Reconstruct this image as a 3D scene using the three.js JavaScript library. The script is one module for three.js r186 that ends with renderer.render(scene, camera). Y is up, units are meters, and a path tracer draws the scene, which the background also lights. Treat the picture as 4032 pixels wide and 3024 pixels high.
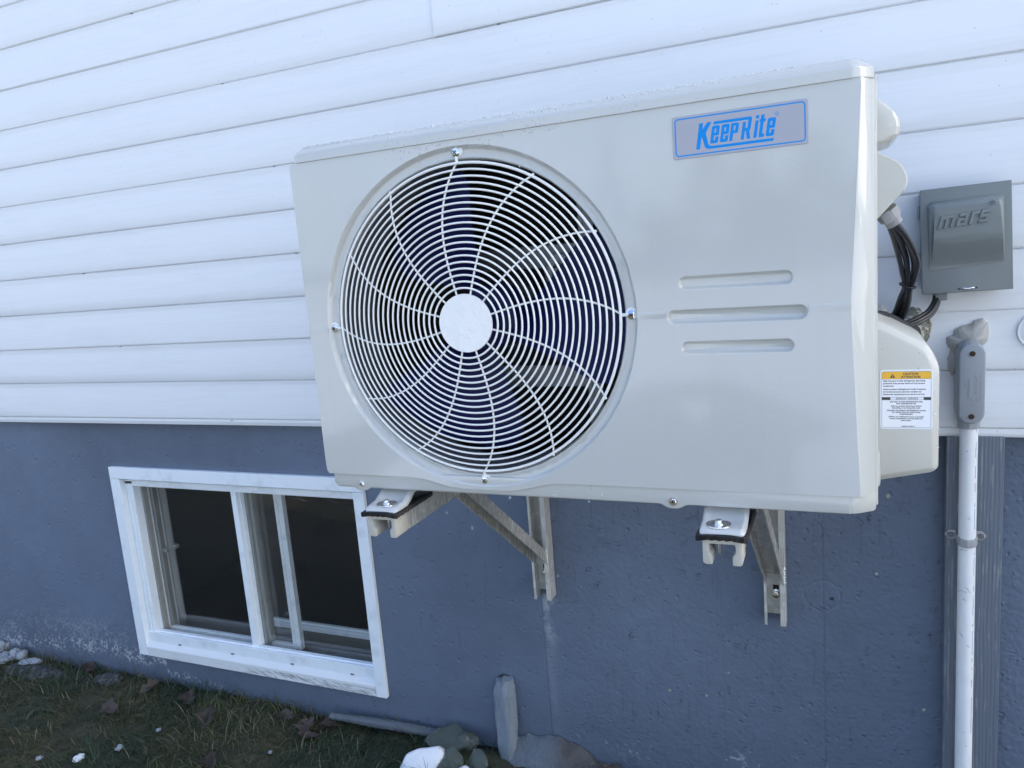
import * as THREE from 'three';
import { RoundedBoxGeometry } from 'three/addons/geometries/RoundedBoxGeometry.js';
import { ConvexGeometry } from 'three/addons/geometries/ConvexGeometry.js';
import { mergeGeometries, toCreasedNormals, mergeVertices } from 'three/addons/utils/BufferGeometryUtils.js';

// ------------------------------------------------------------------ camera, sky, sun, exposure
const H = 1.225, CAM_Z = 1.58, F = CAM_Z - 0.973;        // eye height, eye to wall, front plane of the outdoor unit
const scene = new THREE.Scene();
const camera = new THREE.PerspectiveCamera(53.27, 4 / 3, 0.05, 3000);
camera.position.set(0, H, CAM_Z);
{
  const right = new THREE.Vector3(0.91743659, -0.0805806, -0.38963684);
  const up = new THREE.Vector3(0.00918415, 0.98330522, -0.18173192);
  const back = new THREE.Vector3(0.397776, 0.16314903, 0.90286026);
  camera.quaternion.setFromRotationMatrix(new THREE.Matrix4().makeBasis(right, up, back));
}
const SUN = new THREE.Vector3(0.86, 0.42, -0.20).normalize();
{
  const w = 512, h = 256, data = new Float32Array(w * h * 4), d = new THREE.Vector3();
  const smooth = (a, b, x) => { const t = Math.min(1, Math.max(0, (x - a) / (b - a))); return t * t * (3 - 2 * t); };
  for (let j = 0; j < h; j++) for (let i = 0; i < w; i++) {
    const phi = ((i + 0.5) / w - 0.5) * 2 * Math.PI, th = ((j + 0.5) / h - 0.5) * Math.PI;
    d.set(Math.cos(phi) * Math.cos(th), Math.sin(th), Math.sin(phi) * Math.cos(th));
    const e = Math.max(0, d.y), s = Math.max(0, d.dot(SUN));
    const k = Math.pow(1 - e, 2.2);                       // 1 at the horizon
    const glow = 0.9 * Math.pow(s, 3) + 5.0 * Math.pow(s, 14);
    let r = 0.09 + 0.59 * k + glow * 1.0, g = 0.20 + 0.63 * k + glow * 0.93, b = 0.47 + 0.51 * k + glow * 0.80;
    // thin fair-weather clouds, soft and broken
    const px = d.x / (e + 0.18), pz = d.z / (e + 0.18);
    let c = 0, a = 1, f = 1.1;
    for (let o = 0; o < 4; o++) { c += a * Math.sin(px * f + 1.7 * o + Math.sin(pz * f * 0.8 + o)) * Math.cos(pz * f * 1.1 - o * 2.1 + Math.sin(px * f * 0.7)); a *= 0.55; f *= 2.1; }
    const cl = smooth(0.25, 1.1, c) * 0.45 * smooth(0.0, 0.12, d.y);
    r += (0.86 - r) * cl; g += (0.90 - g) * cl; b += (0.97 - b) * cl;
    if (d.y < 0) { r = 0.16; g = 0.17; b = 0.16; }
    const q = (j * w + i) * 4;
    data[q] = r; data[q + 1] = g; data[q + 2] = b; data[q + 3] = 1;
  }
  const sky = new THREE.DataTexture(data, w, h, THREE.RGBAFormat, THREE.FloatType);
  sky.mapping = THREE.EquirectangularReflectionMapping; sky.magFilter = THREE.LinearFilter; sky.minFilter = THREE.LinearFilter; sky.needsUpdate = true;
  scene.background = sky; scene.environment = sky;
}
const sun = new THREE.DirectionalLight(new THREE.Color().setRGB(1, 0.9, 0.76), 3.4);
sun.position.copy(SUN).multiplyScalar(60); sun.target.position.set(0, 0, 0);
sun.castShadow = true; sun.shadow.mapSize.set(2048, 2048);
Object.assign(sun.shadow.camera, { left: -30, right: 30, top: 30, bottom: -30, near: 1, far: 150 });
scene.add(sun, sun.target);
const renderer = new THREE.WebGLRenderer({ antialias: true });
renderer.setSize(1024, 768);
renderer.toneMapping = THREE.LinearToneMapping;
renderer.toneMappingExposure = 2.28;
renderer.shadowMap.enabled = true;

// ------------------------------------------------------------------ helpers
let seed = 7;
const rnd = () => { seed = (seed + 0x6d2b79f5) | 0; let t = Math.imul(seed ^ (seed >>> 15), 1 | seed); t = (t + Math.imul(t ^ (t >>> 7), 61 | t)) ^ t; return ((t ^ (t >>> 14)) >>> 0) / 4294967296; };
const rr = (a, b) => a + (b - a) * rnd();
const V2 = (x, y) => new THREE.Vector2(x, y), V3 = (x, y, z) => new THREE.Vector3(x, y, z);
const lerp = (a, b, t) => a + (b - a) * t;
const sstep = (a, b, x) => { const t = Math.min(1, Math.max(0, (x - a) / (b - a))); return t * t * (3 - 2 * t); };
const hash = (x, y, s) => { let n = Math.imul(x, 374761393) + Math.imul(y, 668265263) + Math.imul(s, 1274126177) | 0; n = Math.imul(n ^ (n >>> 13), 1274126177); return ((n ^ (n >>> 16)) >>> 0) / 4294967296; };
function vnoise(x, y, s = 0, px = 0, py = 0) {           // value noise, periodic when px / py are given
  const xi = Math.floor(x), yi = Math.floor(y), xf = x - xi, yf = y - yi, u = xf * xf * (3 - 2 * xf), v = yf * yf * (3 - 2 * yf);
  const m = (a, p) => (p ? ((a % p) + p) % p : a);
  const x0 = m(xi, px), x1 = m(xi + 1, px), y0 = m(yi, py), y1 = m(yi + 1, py);
  return lerp(lerp(hash(x0, y0, s), hash(x1, y0, s), u), lerp(hash(x0, y1, s), hash(x1, y1, s), u), v);
}
function fbm(x, y, oct, s = 0, px = 0, py = 0) {
  let a = 0.5, t = 0, n = 0;
  for (let i = 0; i < oct; i++) { t += a * vnoise(x, y, s + i * 17, px, py); n += a; a *= 0.5; x *= 2; y *= 2; px *= 2; py *= 2; }
  return t / n;
}
function tex(w, h, fn, srgb = false, wrap = THREE.RepeatWrapping) {   // fn(i, j) -> [r, g, b] in 0..1 or a number
  const d = new Uint8Array(w * h * 4);
  for (let j = 0; j < h; j++) for (let i = 0; i < w; i++) {
    const c = fn(i, j), q = (j * w + i) * 4, three = Array.isArray(c);
    for (let k = 0; k < 3; k++) d[q + k] = Math.max(0, Math.min(255, Math.round(255 * (three ? c[k] : c))));
    d[q + 3] = 255;
  }
  const t = new THREE.DataTexture(d, w, h, THREE.RGBAFormat);
  t.wrapS = t.wrapT = wrap; t.magFilter = THREE.LinearFilter; t.minFilter = THREE.LinearMipmapLinearFilter; t.generateMipmaps = true;
  if (srgb) t.colorSpace = THREE.SRGBColorSpace;
  t.needsUpdate = true;
  return t;
}
const rep = (t, x, y) => { const c = t.clone(); c.repeat.set(x, y); c.needsUpdate = true; return c; };
function canvasTex(w, h, draw, srgb = true) {
  const c = document.createElement('canvas'); c.width = w; c.height = h;
  draw(c.getContext('2d'), w, h);
  const t = new THREE.CanvasTexture(c); if (srgb) t.colorSpace = THREE.SRGBColorSpace; t.anisotropy = 8;
  return t;
}
const lin = (r, g, b) => new THREE.Color().setRGB(r, g, b);
const M = (r, g, b, rough, o = {}) => new THREE.MeshStandardMaterial({ color: lin(r, g, b), roughness: rough, metalness: 0, ...o });
const P = (r, g, b, rough, o = {}) => new THREE.MeshPhysicalMaterial({ color: lin(r, g, b), roughness: rough, metalness: 0, ...o });

const taken = {};
function numbered(n) { if (!(n in taken)) { taken[n] = 0; return n; } taken[n]++; return n + '_' + String(taken[n]).padStart(3, '0'); }
function tag(o, label, category, group, kind) {
  o.userData.label = label; o.userData.category = category;
  if (group) o.userData.group = group;
  if (kind) o.userData.kind = kind;
  return o;
}
function thing(name, label, category, group) { const o = new THREE.Group(); o.name = numbered(name); scene.add(o); return tag(o, label, category, group); }
function prep(g) {
  let q = g.index ? g.toNonIndexed() : g;
  for (const k of Object.keys(q.attributes)) if (k !== 'position' && k !== 'normal' && k !== 'uv') q.deleteAttribute(k);
  if (!q.attributes.normal) q.computeVertexNormals();
  if (!q.attributes.uv) q.setAttribute('uv', new THREE.BufferAttribute(new Float32Array(q.attributes.position.count * 2), 2));
  q.morphAttributes = {};
  return q;
}
function boxUV(g) {                                       // uv in metres, from the face's main direction
  const p = g.attributes.position, n = g.attributes.normal, uv = new Float32Array(p.count * 2);
  for (let i = 0; i < p.count; i++) {
    const x = Math.abs(n.getX(i)), y = Math.abs(n.getY(i)), z = Math.abs(n.getZ(i));
    const [a, b] = z >= x && z >= y ? [p.getX(i), p.getY(i)] : x >= y ? [p.getZ(i), p.getY(i)] : [p.getX(i), p.getZ(i)];
    uv[2 * i] = a; uv[2 * i + 1] = b;
  }
  g.setAttribute('uv', new THREE.BufferAttribute(uv, 2));
  return g;
}
function part(name, geos, mat, parent, o = {}) {
  const list = (Array.isArray(geos) ? geos : [geos]).map(prep);
  let g = list.length > 1 ? mergeGeometries(list) : list[0];
  if (o.crease) g = toCreasedNormals(g, o.crease);
  if (!o.keepUV) boxUV(g);
  const m = new THREE.Mesh(g, mat); m.name = parent === scene ? numbered(name) : name; m.castShadow = m.receiveShadow = true;
  if (o.label) m.userData.label = o.label;
  if (o.kind) m.userData.kind = o.kind;
  parent.add(m);
  return m;
}
const box = (x0, x1, y0, y1, z0, z1, r = 0.0012) => {
  const w = x1 - x0, h = y1 - y0, d = z1 - z0, m = Math.min(w, h, d) / 2;
  const g = r > 0 ? new RoundedBoxGeometry(w, h, d, 2, Math.min(r, m * 0.98)) : new THREE.BoxGeometry(w, h, d);
  return g.translate((x0 + x1) / 2, (y0 + y1) / 2, (z0 + z1) / 2);
};
const tube = (pts, r, seg = 24, rad = 8, closed = false) => new THREE.TubeGeometry(new THREE.CatmullRomCurve3(pts.map((p) => (p.isVector3 ? p : V3(...p))), closed, 'centripetal'), seg, r, rad, closed);
const cylZ = (x, y, z0, z1, r0, r1 = r0, n = 28) => new THREE.CylinderGeometry(r1, r0, z1 - z0, n).rotateX(Math.PI / 2).translate(x, y, (z0 + z1) / 2);
const cylY = (x, z, y0, y1, r0, r1 = r0, n = 28) => new THREE.CylinderGeometry(r1, r0, y1 - y0, n).translate(x, (y0 + y1) / 2, z);
function loft(rings, { capStart = false, capEnd = false, closed = true } = {}) {   // rings: lists of Vector3, all of one length
  const pos = [], idx = [], n = rings[0].length;
  for (const r of rings) for (const p of r) pos.push(p.x, p.y, p.z);
  for (let i = 0; i + 1 < rings.length; i++) for (let j = 0; j < (closed ? n : n - 1); j++) {
    const a = i * n + j, b = i * n + ((j + 1) % n), c = a + n, d = b + n;
    idx.push(a, b, d, a, d, c);
  }
  const cap = (k, flip) => {
    const r = rings[k], c = r.reduce((s, p) => s.add(p), V3(0, 0, 0)).multiplyScalar(1 / n), q = pos.length / 3;
    pos.push(c.x, c.y, c.z);
    for (let j = 0; j < n; j++) { const a = k * n + j, b = k * n + ((j + 1) % n); flip ? idx.push(q, b, a) : idx.push(q, a, b); }
  };
  if (capStart) cap(0, true);
  if (capEnd) cap(rings.length - 1, false);
  const g = new THREE.BufferGeometry();
  g.setAttribute('position', new THREE.Float32BufferAttribute(pos, 3)); g.setIndex(idx);
  const q = g.toNonIndexed(); q.computeVertexNormals();
  return q;
}
function extrude(shape, depth, bevel = 0, seg = 2, curve = 16) {
  return new THREE.ExtrudeGeometry(shape, { depth: depth - 2 * bevel, bevelEnabled: bevel > 0, bevelThickness: bevel, bevelSize: bevel, bevelOffset: -bevel, bevelSegments: seg, curveSegments: curve }).translate(0, 0, bevel);
}
const shapeOf = (pts) => new THREE.Shape(pts.map((p) => V2(p[0], p[1])));
function roundPoly(pts, r, n = 5) {                       // corners of a polygon rounded to radius r (a number or one per corner)
  const out = [];
  pts.forEach((p, i) => {
    const a = pts[(i + pts.length - 1) % pts.length], b = pts[(i + 1) % pts.length], R = Array.isArray(r) ? r[i] : r;
    const la = Math.hypot(a[0] - p[0], a[1] - p[1]), lb = Math.hypot(b[0] - p[0], b[1] - p[1]);
    const k = Math.min(R, la * 0.49, lb * 0.49);
    const s = [p[0] + (a[0] - p[0]) / la * k, p[1] + (a[1] - p[1]) / la * k], e = [p[0] + (b[0] - p[0]) / lb * k, p[1] + (b[1] - p[1]) / lb * k];
    for (let j = 0; j <= n; j++) { const t = j / n; out.push([(1 - t) ** 2 * s[0] + 2 * t * (1 - t) * p[0] + t * t * e[0], (1 - t) ** 2 * s[1] + 2 * t * (1 - t) * p[1] + t * t * e[1]]); }
  });
  return out;
}
function pill(cx, cy, w, h, n = 14) {                     // outline of a slot with round ends, anticlockwise
  const r = h / 2, o = [];
  for (let i = 0; i <= n; i++) { const t = -Math.PI / 2 + Math.PI * i / n; o.push([cx + w / 2 - r + r * Math.cos(t), cy + r * Math.sin(t)]); }
  for (let i = 0; i <= n; i++) { const t = Math.PI / 2 + Math.PI * i / n; o.push([cx - w / 2 + r + r * Math.cos(t), cy + r * Math.sin(t)]); }
  return o;
}
const dir = (g, from, to) => {                            // put a shape built along +y between two points' direction, its middle at the first point
  const q = new THREE.Quaternion().setFromUnitVectors(V3(0, 1, 0), to.clone().sub(from).normalize());
  return g.applyQuaternion(q).translate(from.x, from.y, from.z);
};

// ------------------------------------------------------------------ materials
const grainBump = tex(1024, 256, (i, j) => {
  const u = i / 1024, v = j / 256;
  const s = fbm(u * 10, v * 70, 3, 3, 10, 70), t = vnoise(u * 24, v * 128, 9, 24, 128);
  return 0.55 - 0.8 * Math.pow(Math.max(0, 0.62 - s), 1) * 1.4 + 0.12 * t;
});
const sidingMap = tex(1024, 256, (i, j) => {
  const u = i / 1024, v = j / 256;
  const s = fbm(u * 10, v * 70, 3, 3, 10, 70), d = fbm(u * 6, v * 4, 4, 40, 6, 4);
  let k = 0.985 - 0.02 * Math.max(0, 0.55 - s) * 2 - 0.04 * Math.max(0, d - 0.55);
  if (hash(i, j, 77) > 0.99985) k *= 0.55;
  return [k, k, k * 1.0];
}, true);
const siding = M(0.80, 0.815, 0.83, 0.42, { map: rep(sidingMap, 0.9, 3.2), bumpMap: rep(grainBump, 0.9, 3.2), bumpScale: 0.00014 });

const peel = tex(256, 256, (i, j) => 0.5 * fbm(i / 256 * 24, j / 256 * 24, 2, 5, 24, 24) + 0.5 * fbm(i / 256 * 60, j / 256 * 60, 2, 15, 60, 60));
const wearMap = tex(1024, 1024, (i, j) => {                 // faint dust and run-off streaks
  const u = i / 1024, v = j / 1024, st = fbm(u * 90, v * 3, 3, 461, 90, 3), d = fbm(u * 5, v * 5, 5, 463, 5, 5), sp = hash(i, j, 12) > 0.9995 ? 0.90 : 1;
  const k = (0.985 - 0.015 * Math.max(0, st - 0.55) - 0.02 * Math.max(0, d - 0.5)) * sp;
  return [k, k * (1 - 0.01 * (d - 0.5)), k * (1 - 0.03 * (d - 0.5))];
}, true);
const unitPaint = P(0.515, 0.525, 0.505, 0.20, { map: rep(wearMap, 1.4, 1.4), clearcoat: 1, clearcoatRoughness: 0.07, bumpMap: rep(peel, 9, 9), bumpScale: 0.00012 });
const unitPaintSmooth = P(0.53, 0.53, 0.49, 0.34, { clearcoat: 0.5, clearcoatRoughness: 0.12 });
const coverPlastic = P(0.55, 0.545, 0.50, 0.36, { clearcoat: 0.35, clearcoatRoughness: 0.18, bumpMap: rep(peel, 6, 6), bumpScale: 0.0001 });
const grilleWhite = P(0.80, 0.80, 0.77, 0.32, { clearcoat: 0.4, clearcoatRoughness: 0.15 });
const wetTex = tex(256, 256, (i, j) => { const n = fbm(i / 256 * 12, j / 256 * 9, 4, 8, 12, 9); return 0.3 + 0.7 * sstep(0.46, 0.56, n); });
const hubWhite = P(0.80, 0.80, 0.78, 0.5, { roughnessMap: rep(wetTex, 11, 11), bumpMap: rep(wetTex, 11, 11), bumpScale: 0.00025, clearcoat: 0.3, clearcoatRoughness: 0.1 });
const navy = P(0.005, 0.008, 0.070, 0.45, { specularIntensity: 0.5 });
const shroudGrey = M(0.12, 0.125, 0.135, 0.5);
const darkMetal = M(0.20, 0.21, 0.22, 0.45, { metalness: 0.6 });
const blackPlastic = M(0.012, 0.012, 0.014, 0.5);
const finTex = tex(512, 64, (i, j) => { const s = (i % 8) < 4 ? 0.9 : 0.25; return s * (j % 32 < 3 ? 0.6 : 1); });
const coilBlack = M(0.018, 0.018, 0.018, 0.6, { map: rep(finTex, 6, 20) });
const coilBrown = M(0.085, 0.06, 0.03, 0.5, { map: rep(finTex, 6, 20), metalness: 0.3 });

const brushed = tex(512, 512, (i, j) => 0.55 + 0.45 * (fbm(i / 512 * 160, j / 512 * 6, 2, 31, 160, 6) - 0.5) * 1.2 + 0.5 * (fbm(i / 512 * 8, j / 512 * 8, 4, 61, 8, 8) - 0.5));
const blotch = tex(512, 512, (i, j) => { const n = fbm(i / 512 * 30, j / 512 * 30, 4, 21, 30, 30), m = fbm(i / 512 * 5, j / 512 * 5, 3, 29, 5, 5); const k = 0.80 + 0.20 * sstep(0.46, 0.62, n) * sstep(0.35, 0.6, m) + 0.12 * (m - 0.5); return [k, k * 0.985, k * 0.95]; });
const aluminium = M(0.60, 0.59, 0.56, 0.45, { metalness: 0.3, map: rep(blotch, 3, 3), roughnessMap: rep(brushed, 4, 4), bumpMap: rep(brushed, 6, 6), bumpScale: 0.00012 });
const aluPale = M(0.66, 0.66, 0.64, 0.42, { metalness: 0.3, map: rep(blotch, 2, 2) });
const capBeige = M(0.47, 0.455, 0.40, 0.55);
const zinc = M(0.72, 0.73, 0.75, 0.25, { metalness: 0.95 });
const chrome = M(0.85, 0.86, 0.88, 0.16, { metalness: 1 });
const weld = M(0.80, 0.79, 0.76, 0.22, { metalness: 0.9 });
const rubber = M(0.010, 0.010, 0.012, 0.55);
const whiteEnamel = P(0.52, 0.525, 0.51, 0.22, { clearcoat: 0.8, clearcoatRoughness: 0.06 });
const boxGrey = P(0.175, 0.200, 0.200, 0.42, { bumpMap: rep(peel, 10, 10), bumpScale: 0.00008, clearcoat: 0.15, clearcoatRoughness: 0.3 });
const pvcGrey = P(0.29, 0.315, 0.345, 0.42, { bumpMap: rep(peel, 6, 6), bumpScale: 0.0001 });
const fittingGrey = M(0.26, 0.265, 0.28, 0.45);
const cableBlack = P(0.013, 0.014, 0.017, 0.38, { clearcoat: 0.35, clearcoatRoughness: 0.3 });
const tapeBlack = M(0.03, 0.028, 0.032, 0.5);
const rust = M(0.05, 0.028, 0.02, 0.5, { metalness: 0.4 });
const boardTex = tex(256, 1024, (i, j) => {
  const u = i / 256, v = j / 1024, w = u + 0.02 * fbm(v * 6, 3, 2, 5, 6, 0);
  const g = 0.5 + 0.5 * Math.sin(w * 150 + 5 * fbm(u * 6, v * 8, 3, 51, 6, 8)), f = fbm(u * 60, v * 12, 3, 53, 60, 12), n = fbm(u * 26, v * 26, 4, 57, 26, 26);
  const worn = sstep(0.70, 0.80, 0.55 * f + 0.45 * n + 0.08 * g + 0.05) * 0.7;
  const k = 0.86 + 0.07 * g + 0.22 * (f - 0.5);
  return [lerp(0.140 * k, 0.36, worn * 0.5), lerp(0.170 * k, 0.37, worn * 0.5), lerp(0.215 * k, 0.37, worn * 0.5)].map((c) => Math.pow(c, 1 / 2.2));
}, true);
const boardBump = tex(256, 1024, (i, j) => { const u = i / 256, v = j / 1024, w = u + 0.02 * fbm(v * 6, 3, 2, 5, 6, 0); return 0.5 + 0.35 * Math.sin(w * 150 + 5 * fbm(u * 6, v * 8, 3, 51, 6, 8)) + 0.5 * (fbm(u * 60, v * 12, 3, 53, 60, 12) - 0.5); });
const boardPaint = M(1, 1, 1, 0.55, { map: rep(boardTex, 7, 1.3), bumpMap: rep(boardBump, 7, 1.3), bumpScale: 0.0005 });
const vinylMap = tex(512, 512, (i, j) => { const n = fbm(i / 512 * 9, j / 512 * 9, 5, 71, 9, 9), k = 0.985 - 0.12 * Math.max(0, n - 0.58) * 2; const s = hash(i, j, 5) > 0.9993 ? 0.55 : 1; return [k * s, k * s * 0.995, k * s * 0.985]; }, true);
const vinyl = M(0.83, 0.89, 0.95, 0.38, { map: rep(vinylMap, 3, 3) });
const vinylCream = M(0.66, 0.64, 0.58, 0.5, { map: rep(vinylMap, 4, 4) });
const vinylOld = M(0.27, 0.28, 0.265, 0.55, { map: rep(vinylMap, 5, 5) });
const vinylPale = M(0.68, 0.73, 0.74, 0.45, { map: rep(vinylMap, 5, 5) });
const dirtyMap = tex(1024, 128, (i, j) => {                // scuffed window sill: dark rubbing marks, strongest towards one end
  const u = i / 1024, v = j / 128, amt = sstep(0.35, 0.62, u);
  const f = sstep(0.80, 0.66, v);
  const st = sstep(0.50, 0.80, fbm(u * 120 + v * 9, v * 3 + 4, 4, 81)) * amt * (0.4 + 0.8 * fbm(u * 20, v * 6, 3, 83)), sm = sstep(0.50, 0.80, fbm(u * 14, v * 4, 4, 85)) * (0.3 + 0.4 * amt);
  const k = 0.97 - (0.30 * st + 0.24 * sm) * f;
  return [k, k * 1.0, k * 0.99];
}, true, THREE.ClampToEdgeWrapping);
const glass = P(1, 1, 1, 0.02, { transmission: 0.993, thickness: 0, ior: 1.5 });
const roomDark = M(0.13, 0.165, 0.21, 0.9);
const foamMap = tex(256, 256, (i, j) => { const n = fbm(i / 256 * 14, j / 256 * 14, 5, 91, 14, 14), k = sstep(0.35, 0.62, n); return [lerp(0.55, 0.86, k), lerp(0.54, 0.85, k), lerp(0.50, 0.80, k)]; }, true);
const foam = M(0.8, 0.8, 0.76, 0.8, { map: rep(foamMap, 16, 16), bumpMap: rep(foamMap, 16, 16), bumpScale: 0.004 });
const caulk = M(0.42, 0.415, 0.39, 0.4);
const ice = P(0.46, 0.52, 0.58, 0.20, { transmission: 0.55, thickness: 0.04, ior: 1.31, attenuationColor: lin(0.5, 0.66, 0.78), attenuationDistance: 0.05, bumpMap: rep(peel, 3, 3), bumpScale: 0.001 });
const iceMilky = P(0.22, 0.25, 0.28, 0.25, { transmission: 0.55, thickness: 0.03, ior: 1.31, bumpMap: rep(peel, 4, 4), bumpScale: 0.0012 });
const iceWhite = P(0.82, 0.85, 0.90, 0.5, { transmission: 0.12, thickness: 0.02, ior: 1.31, bumpMap: rep(peel, 6, 6), bumpScale: 0.0015 });
const iceClear = P(0.40, 0.46, 0.42, 0.18, { transmission: 0.85, thickness: 0.03, ior: 1.31, attenuationColor: lin(0.42, 0.52, 0.44), attenuationDistance: 0.05, bumpMap: rep(peel, 4, 4), bumpScale: 0.001 });

// ------------------------------------------------------------------ the painted concrete of the foundation: colour and relief
const FX0 = -3.3, FX1 = 0.8, FY0 = -0.12, FY1 = 0.96, FW = 2048, FH = 540;
const concrete = (() => {
  const N = FW * FH, hgt = new Float32Array(N), white = new Float32Array(N), dark = new Float32Array(N), tan = new Float32Array(N);
  const sx = FW / (FX1 - FX0), sy = FH / (FY1 - FY0);
  for (let j = 0; j < FH; j++) for (let i = 0; i < FW; i++) {
    const x = FX0 + i / sx, y = FY0 + j / sy, q = j * FW + i;
    const rough = 0.45 + 0.55 * sstep(-0.75, -0.55, x);   // the right half was patched and is coarser
    hgt[q] = 0.5 + 0.16 * (fbm(x * 6, y * 6, 4, 101) - 0.5) + rough * 0.16 * (fbm(x * 40, y * 40, 4, 103) - 0.5) + rough * 0.20 * (fbm(x * 150, y * 150, 2, 104) - 0.5) + 0.08 * (hash(i, j, 3) - 0.5);
    if (x > -0.667) hgt[q] += 0.05;                        // edge of the patch: a step
    // lime bloom along the ground at the left
    const line = 0.062 + 0.02 * Math.sin(x * 5) + 0.03 * (fbm(x * 9, 1, 3, 111) - 0.5) + (x > -1.95 ? -0.035 : 0);
    const band = Math.exp(-Math.pow((y - line) / (x < -2.0 ? 0.02 : 0.012), 2)) * sstep(-1.55, -2.1, x) + 0.25 * Math.exp(-Math.pow((y - line - 0.05) / 0.06, 2)) * sstep(-1.9, -2.3, x);
    white[q] += 1.3 * band * sstep(0.47, 0.64, fbm(x * 190, y * 190, 2, 113) * 0.5 + fbm(x * 45, y * 45, 3, 114) * 0.3 + fbm(x * 12, y * 12, 3, 115) * 0.2);
    const b2 = Math.exp(-Math.pow((y - 0.075) / 0.025, 2)) * sstep(-0.70, -0.45, x);
    white[q] += 0.8 * b2 * sstep(0.58, 0.70, fbm(x * 150, y * 150, 3, 119) * 0.6 + fbm(x * 9, y * 9, 3, 121) * 0.4);
    // wash-out below the left bracket, on the right side of the patch edge
    const dx = x + 0.652, w = Math.exp(-Math.pow(dx / 0.022, 2)) * sstep(0.26, 0.40, y) * sstep(0.47, 0.44, y) * (x > -0.667 ? 1 : 0);
    white[q] += 0.55 * w * sstep(0.46, 0.66, fbm(x * 70, y * 50, 4, 123));
    const w2 = Math.exp(-Math.pow(dx / 0.012, 2)) * sstep(0.0, 0.3, y) * sstep(0.46, 0.35, y) * (x > -0.667 ? 1 : 0);
    white[q] += 0.35 * w2 * fbm(x * 60, y * 12, 3, 127);
    const e = Math.abs(x + 0.667) * sx; if (e < 1.2) { dark[q] += 0.16; hgt[q] -= 0.10; }
    const wob = -0.045 + 0.003 * (fbm(y * 14, 1, 3, 131) - 0.5) * 2; if (Math.abs(x - wob) * sx < 1.1) { hgt[q] -= 0.12; dark[q] += 0.10 * (0.4 + fbm(y * 30, 7, 2, 145)); }
    const wob2 = -0.25 + 0.004 * (fbm(y * 14, 5, 3, 133) - 0.5) * 2; if (Math.abs(x - wob2) * sx < 0.8 && y < 0.5) { hgt[q] -= 0.06; dark[q] += 0.05; }
    // plugged tie hole
    const dp = Math.hypot(x + 0.046, y - 0.493) * (0.86 + 0.3 * fbm(x * 40 + 9, y * 40, 2, 137)); if (dp < 0.034) hgt[q] += 0.10 * (fbm(x * 90, y * 90, 3, 135) - 0.2); if (Math.abs(dp - 0.034) < 0.002) hgt[q] -= 0.15;
    if (Math.hypot(x + 0.028, y - 0.488) < 0.004) dark[q] += 0.9;
    // damp near the ground, with shade painted in to darken the lower wall
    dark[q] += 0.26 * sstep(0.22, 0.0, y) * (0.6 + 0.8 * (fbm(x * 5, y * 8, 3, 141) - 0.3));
  }
  let s = 11; const R = () => { s = Math.imul(s ^ (s >>> 15), 0x2c1b3c6d) + 0x6d2b79f5 | 0; return hash(s, 1, 9); };
  const stamp = (x, y, r, f) => {
    const ci = (x - FX0) * sx, cj = (y - FY0) * sy, n = Math.ceil(r * sx) + 1;
    for (let j = Math.max(0, Math.floor(cj - n)); j <= Math.min(FH - 1, cj + n); j++) for (let i = Math.max(0, Math.floor(ci - n)); i <= Math.min(FW - 1, ci + n); i++) f(j * FW + i, (i - ci) / sx / r, (j - cj) / sy / r);
  };
  for (let k = 0; k < 2600; k++) {                         // pits and blisters
    const x = lerp(FX0, FX1, R()), y = lerp(FY0, FY1, R()), r = 0.0018 + 0.0045 * R() * R(), pit = R() < 0.6, a = R() * 6.3;
    stamp(x, y, r, (q, u, v) => { const d = Math.hypot(u, v); if (d < 1) { hgt[q] += (pit ? -0.35 : 0.28) * (1 - d * d); if (pit && r < 0.0032) dark[q] += 0.35 * (1 - d); } });
  }
  for (let k = 0; k < 900; k++) {                          // flaking paint and hairline cracks, coarser on the right
    let x = k < 720 ? lerp(-0.66, FX1, R()) : lerp(FX0, -0.66, R()), y = lerp(0.0, 0.86, R()), a = R() * 6.3, w = 0.0012 + 0.0012 * R(); const l = (0.006 + 0.028 * R() * R()) * (k < 720 ? 1 : 0.6), deep = 0.06 + 0.14 * R();
    for (let t = 0; t < l; t += 0.0016) {
      a += (R() - 0.5) * 2.2; x += Math.cos(a) * 0.0016; y += Math.sin(a) * 0.0016;
      stamp(x, y, w, (q, u, v) => { if (u * u + v * v < 1) { hgt[q] -= deep * 0.5; dark[q] += deep * 0.7; } });
      stamp(x, y - 0.0024, w * 1.3, (q, u, v) => { if (u * u + v * v < 1) hgt[q] += deep * 0.35; });
    }
  }
  for (let k = 0; k < 60; k++) {                           // drip marks
    const x = lerp(-1.1, FX1, R()), y = lerp(0.15, 0.75, R()), l = 0.02 + 0.06 * R();
    for (let t = 0; t < l; t += 0.0018) stamp(x + 0.001 * Math.sin(t * 60), y - t, 0.0016, (q, u, v) => { if (u * u + v * v < 1) { dark[q] += 0.10; hgt[q] -= 0.03; } });
  }
  for (let k = 0; k < 20; k++) { const x = lerp(-1.0, FX1, R()), y = lerp(0.05, 0.8, R()), r = 0.0025 + 0.003 * R(); stamp(x, y, r, (q, u, v) => { if (u * u * 1.6 + v * v < 0.8 + 0.3 * Math.sin(u * 9)) tan[q] = 1; }); }
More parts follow.
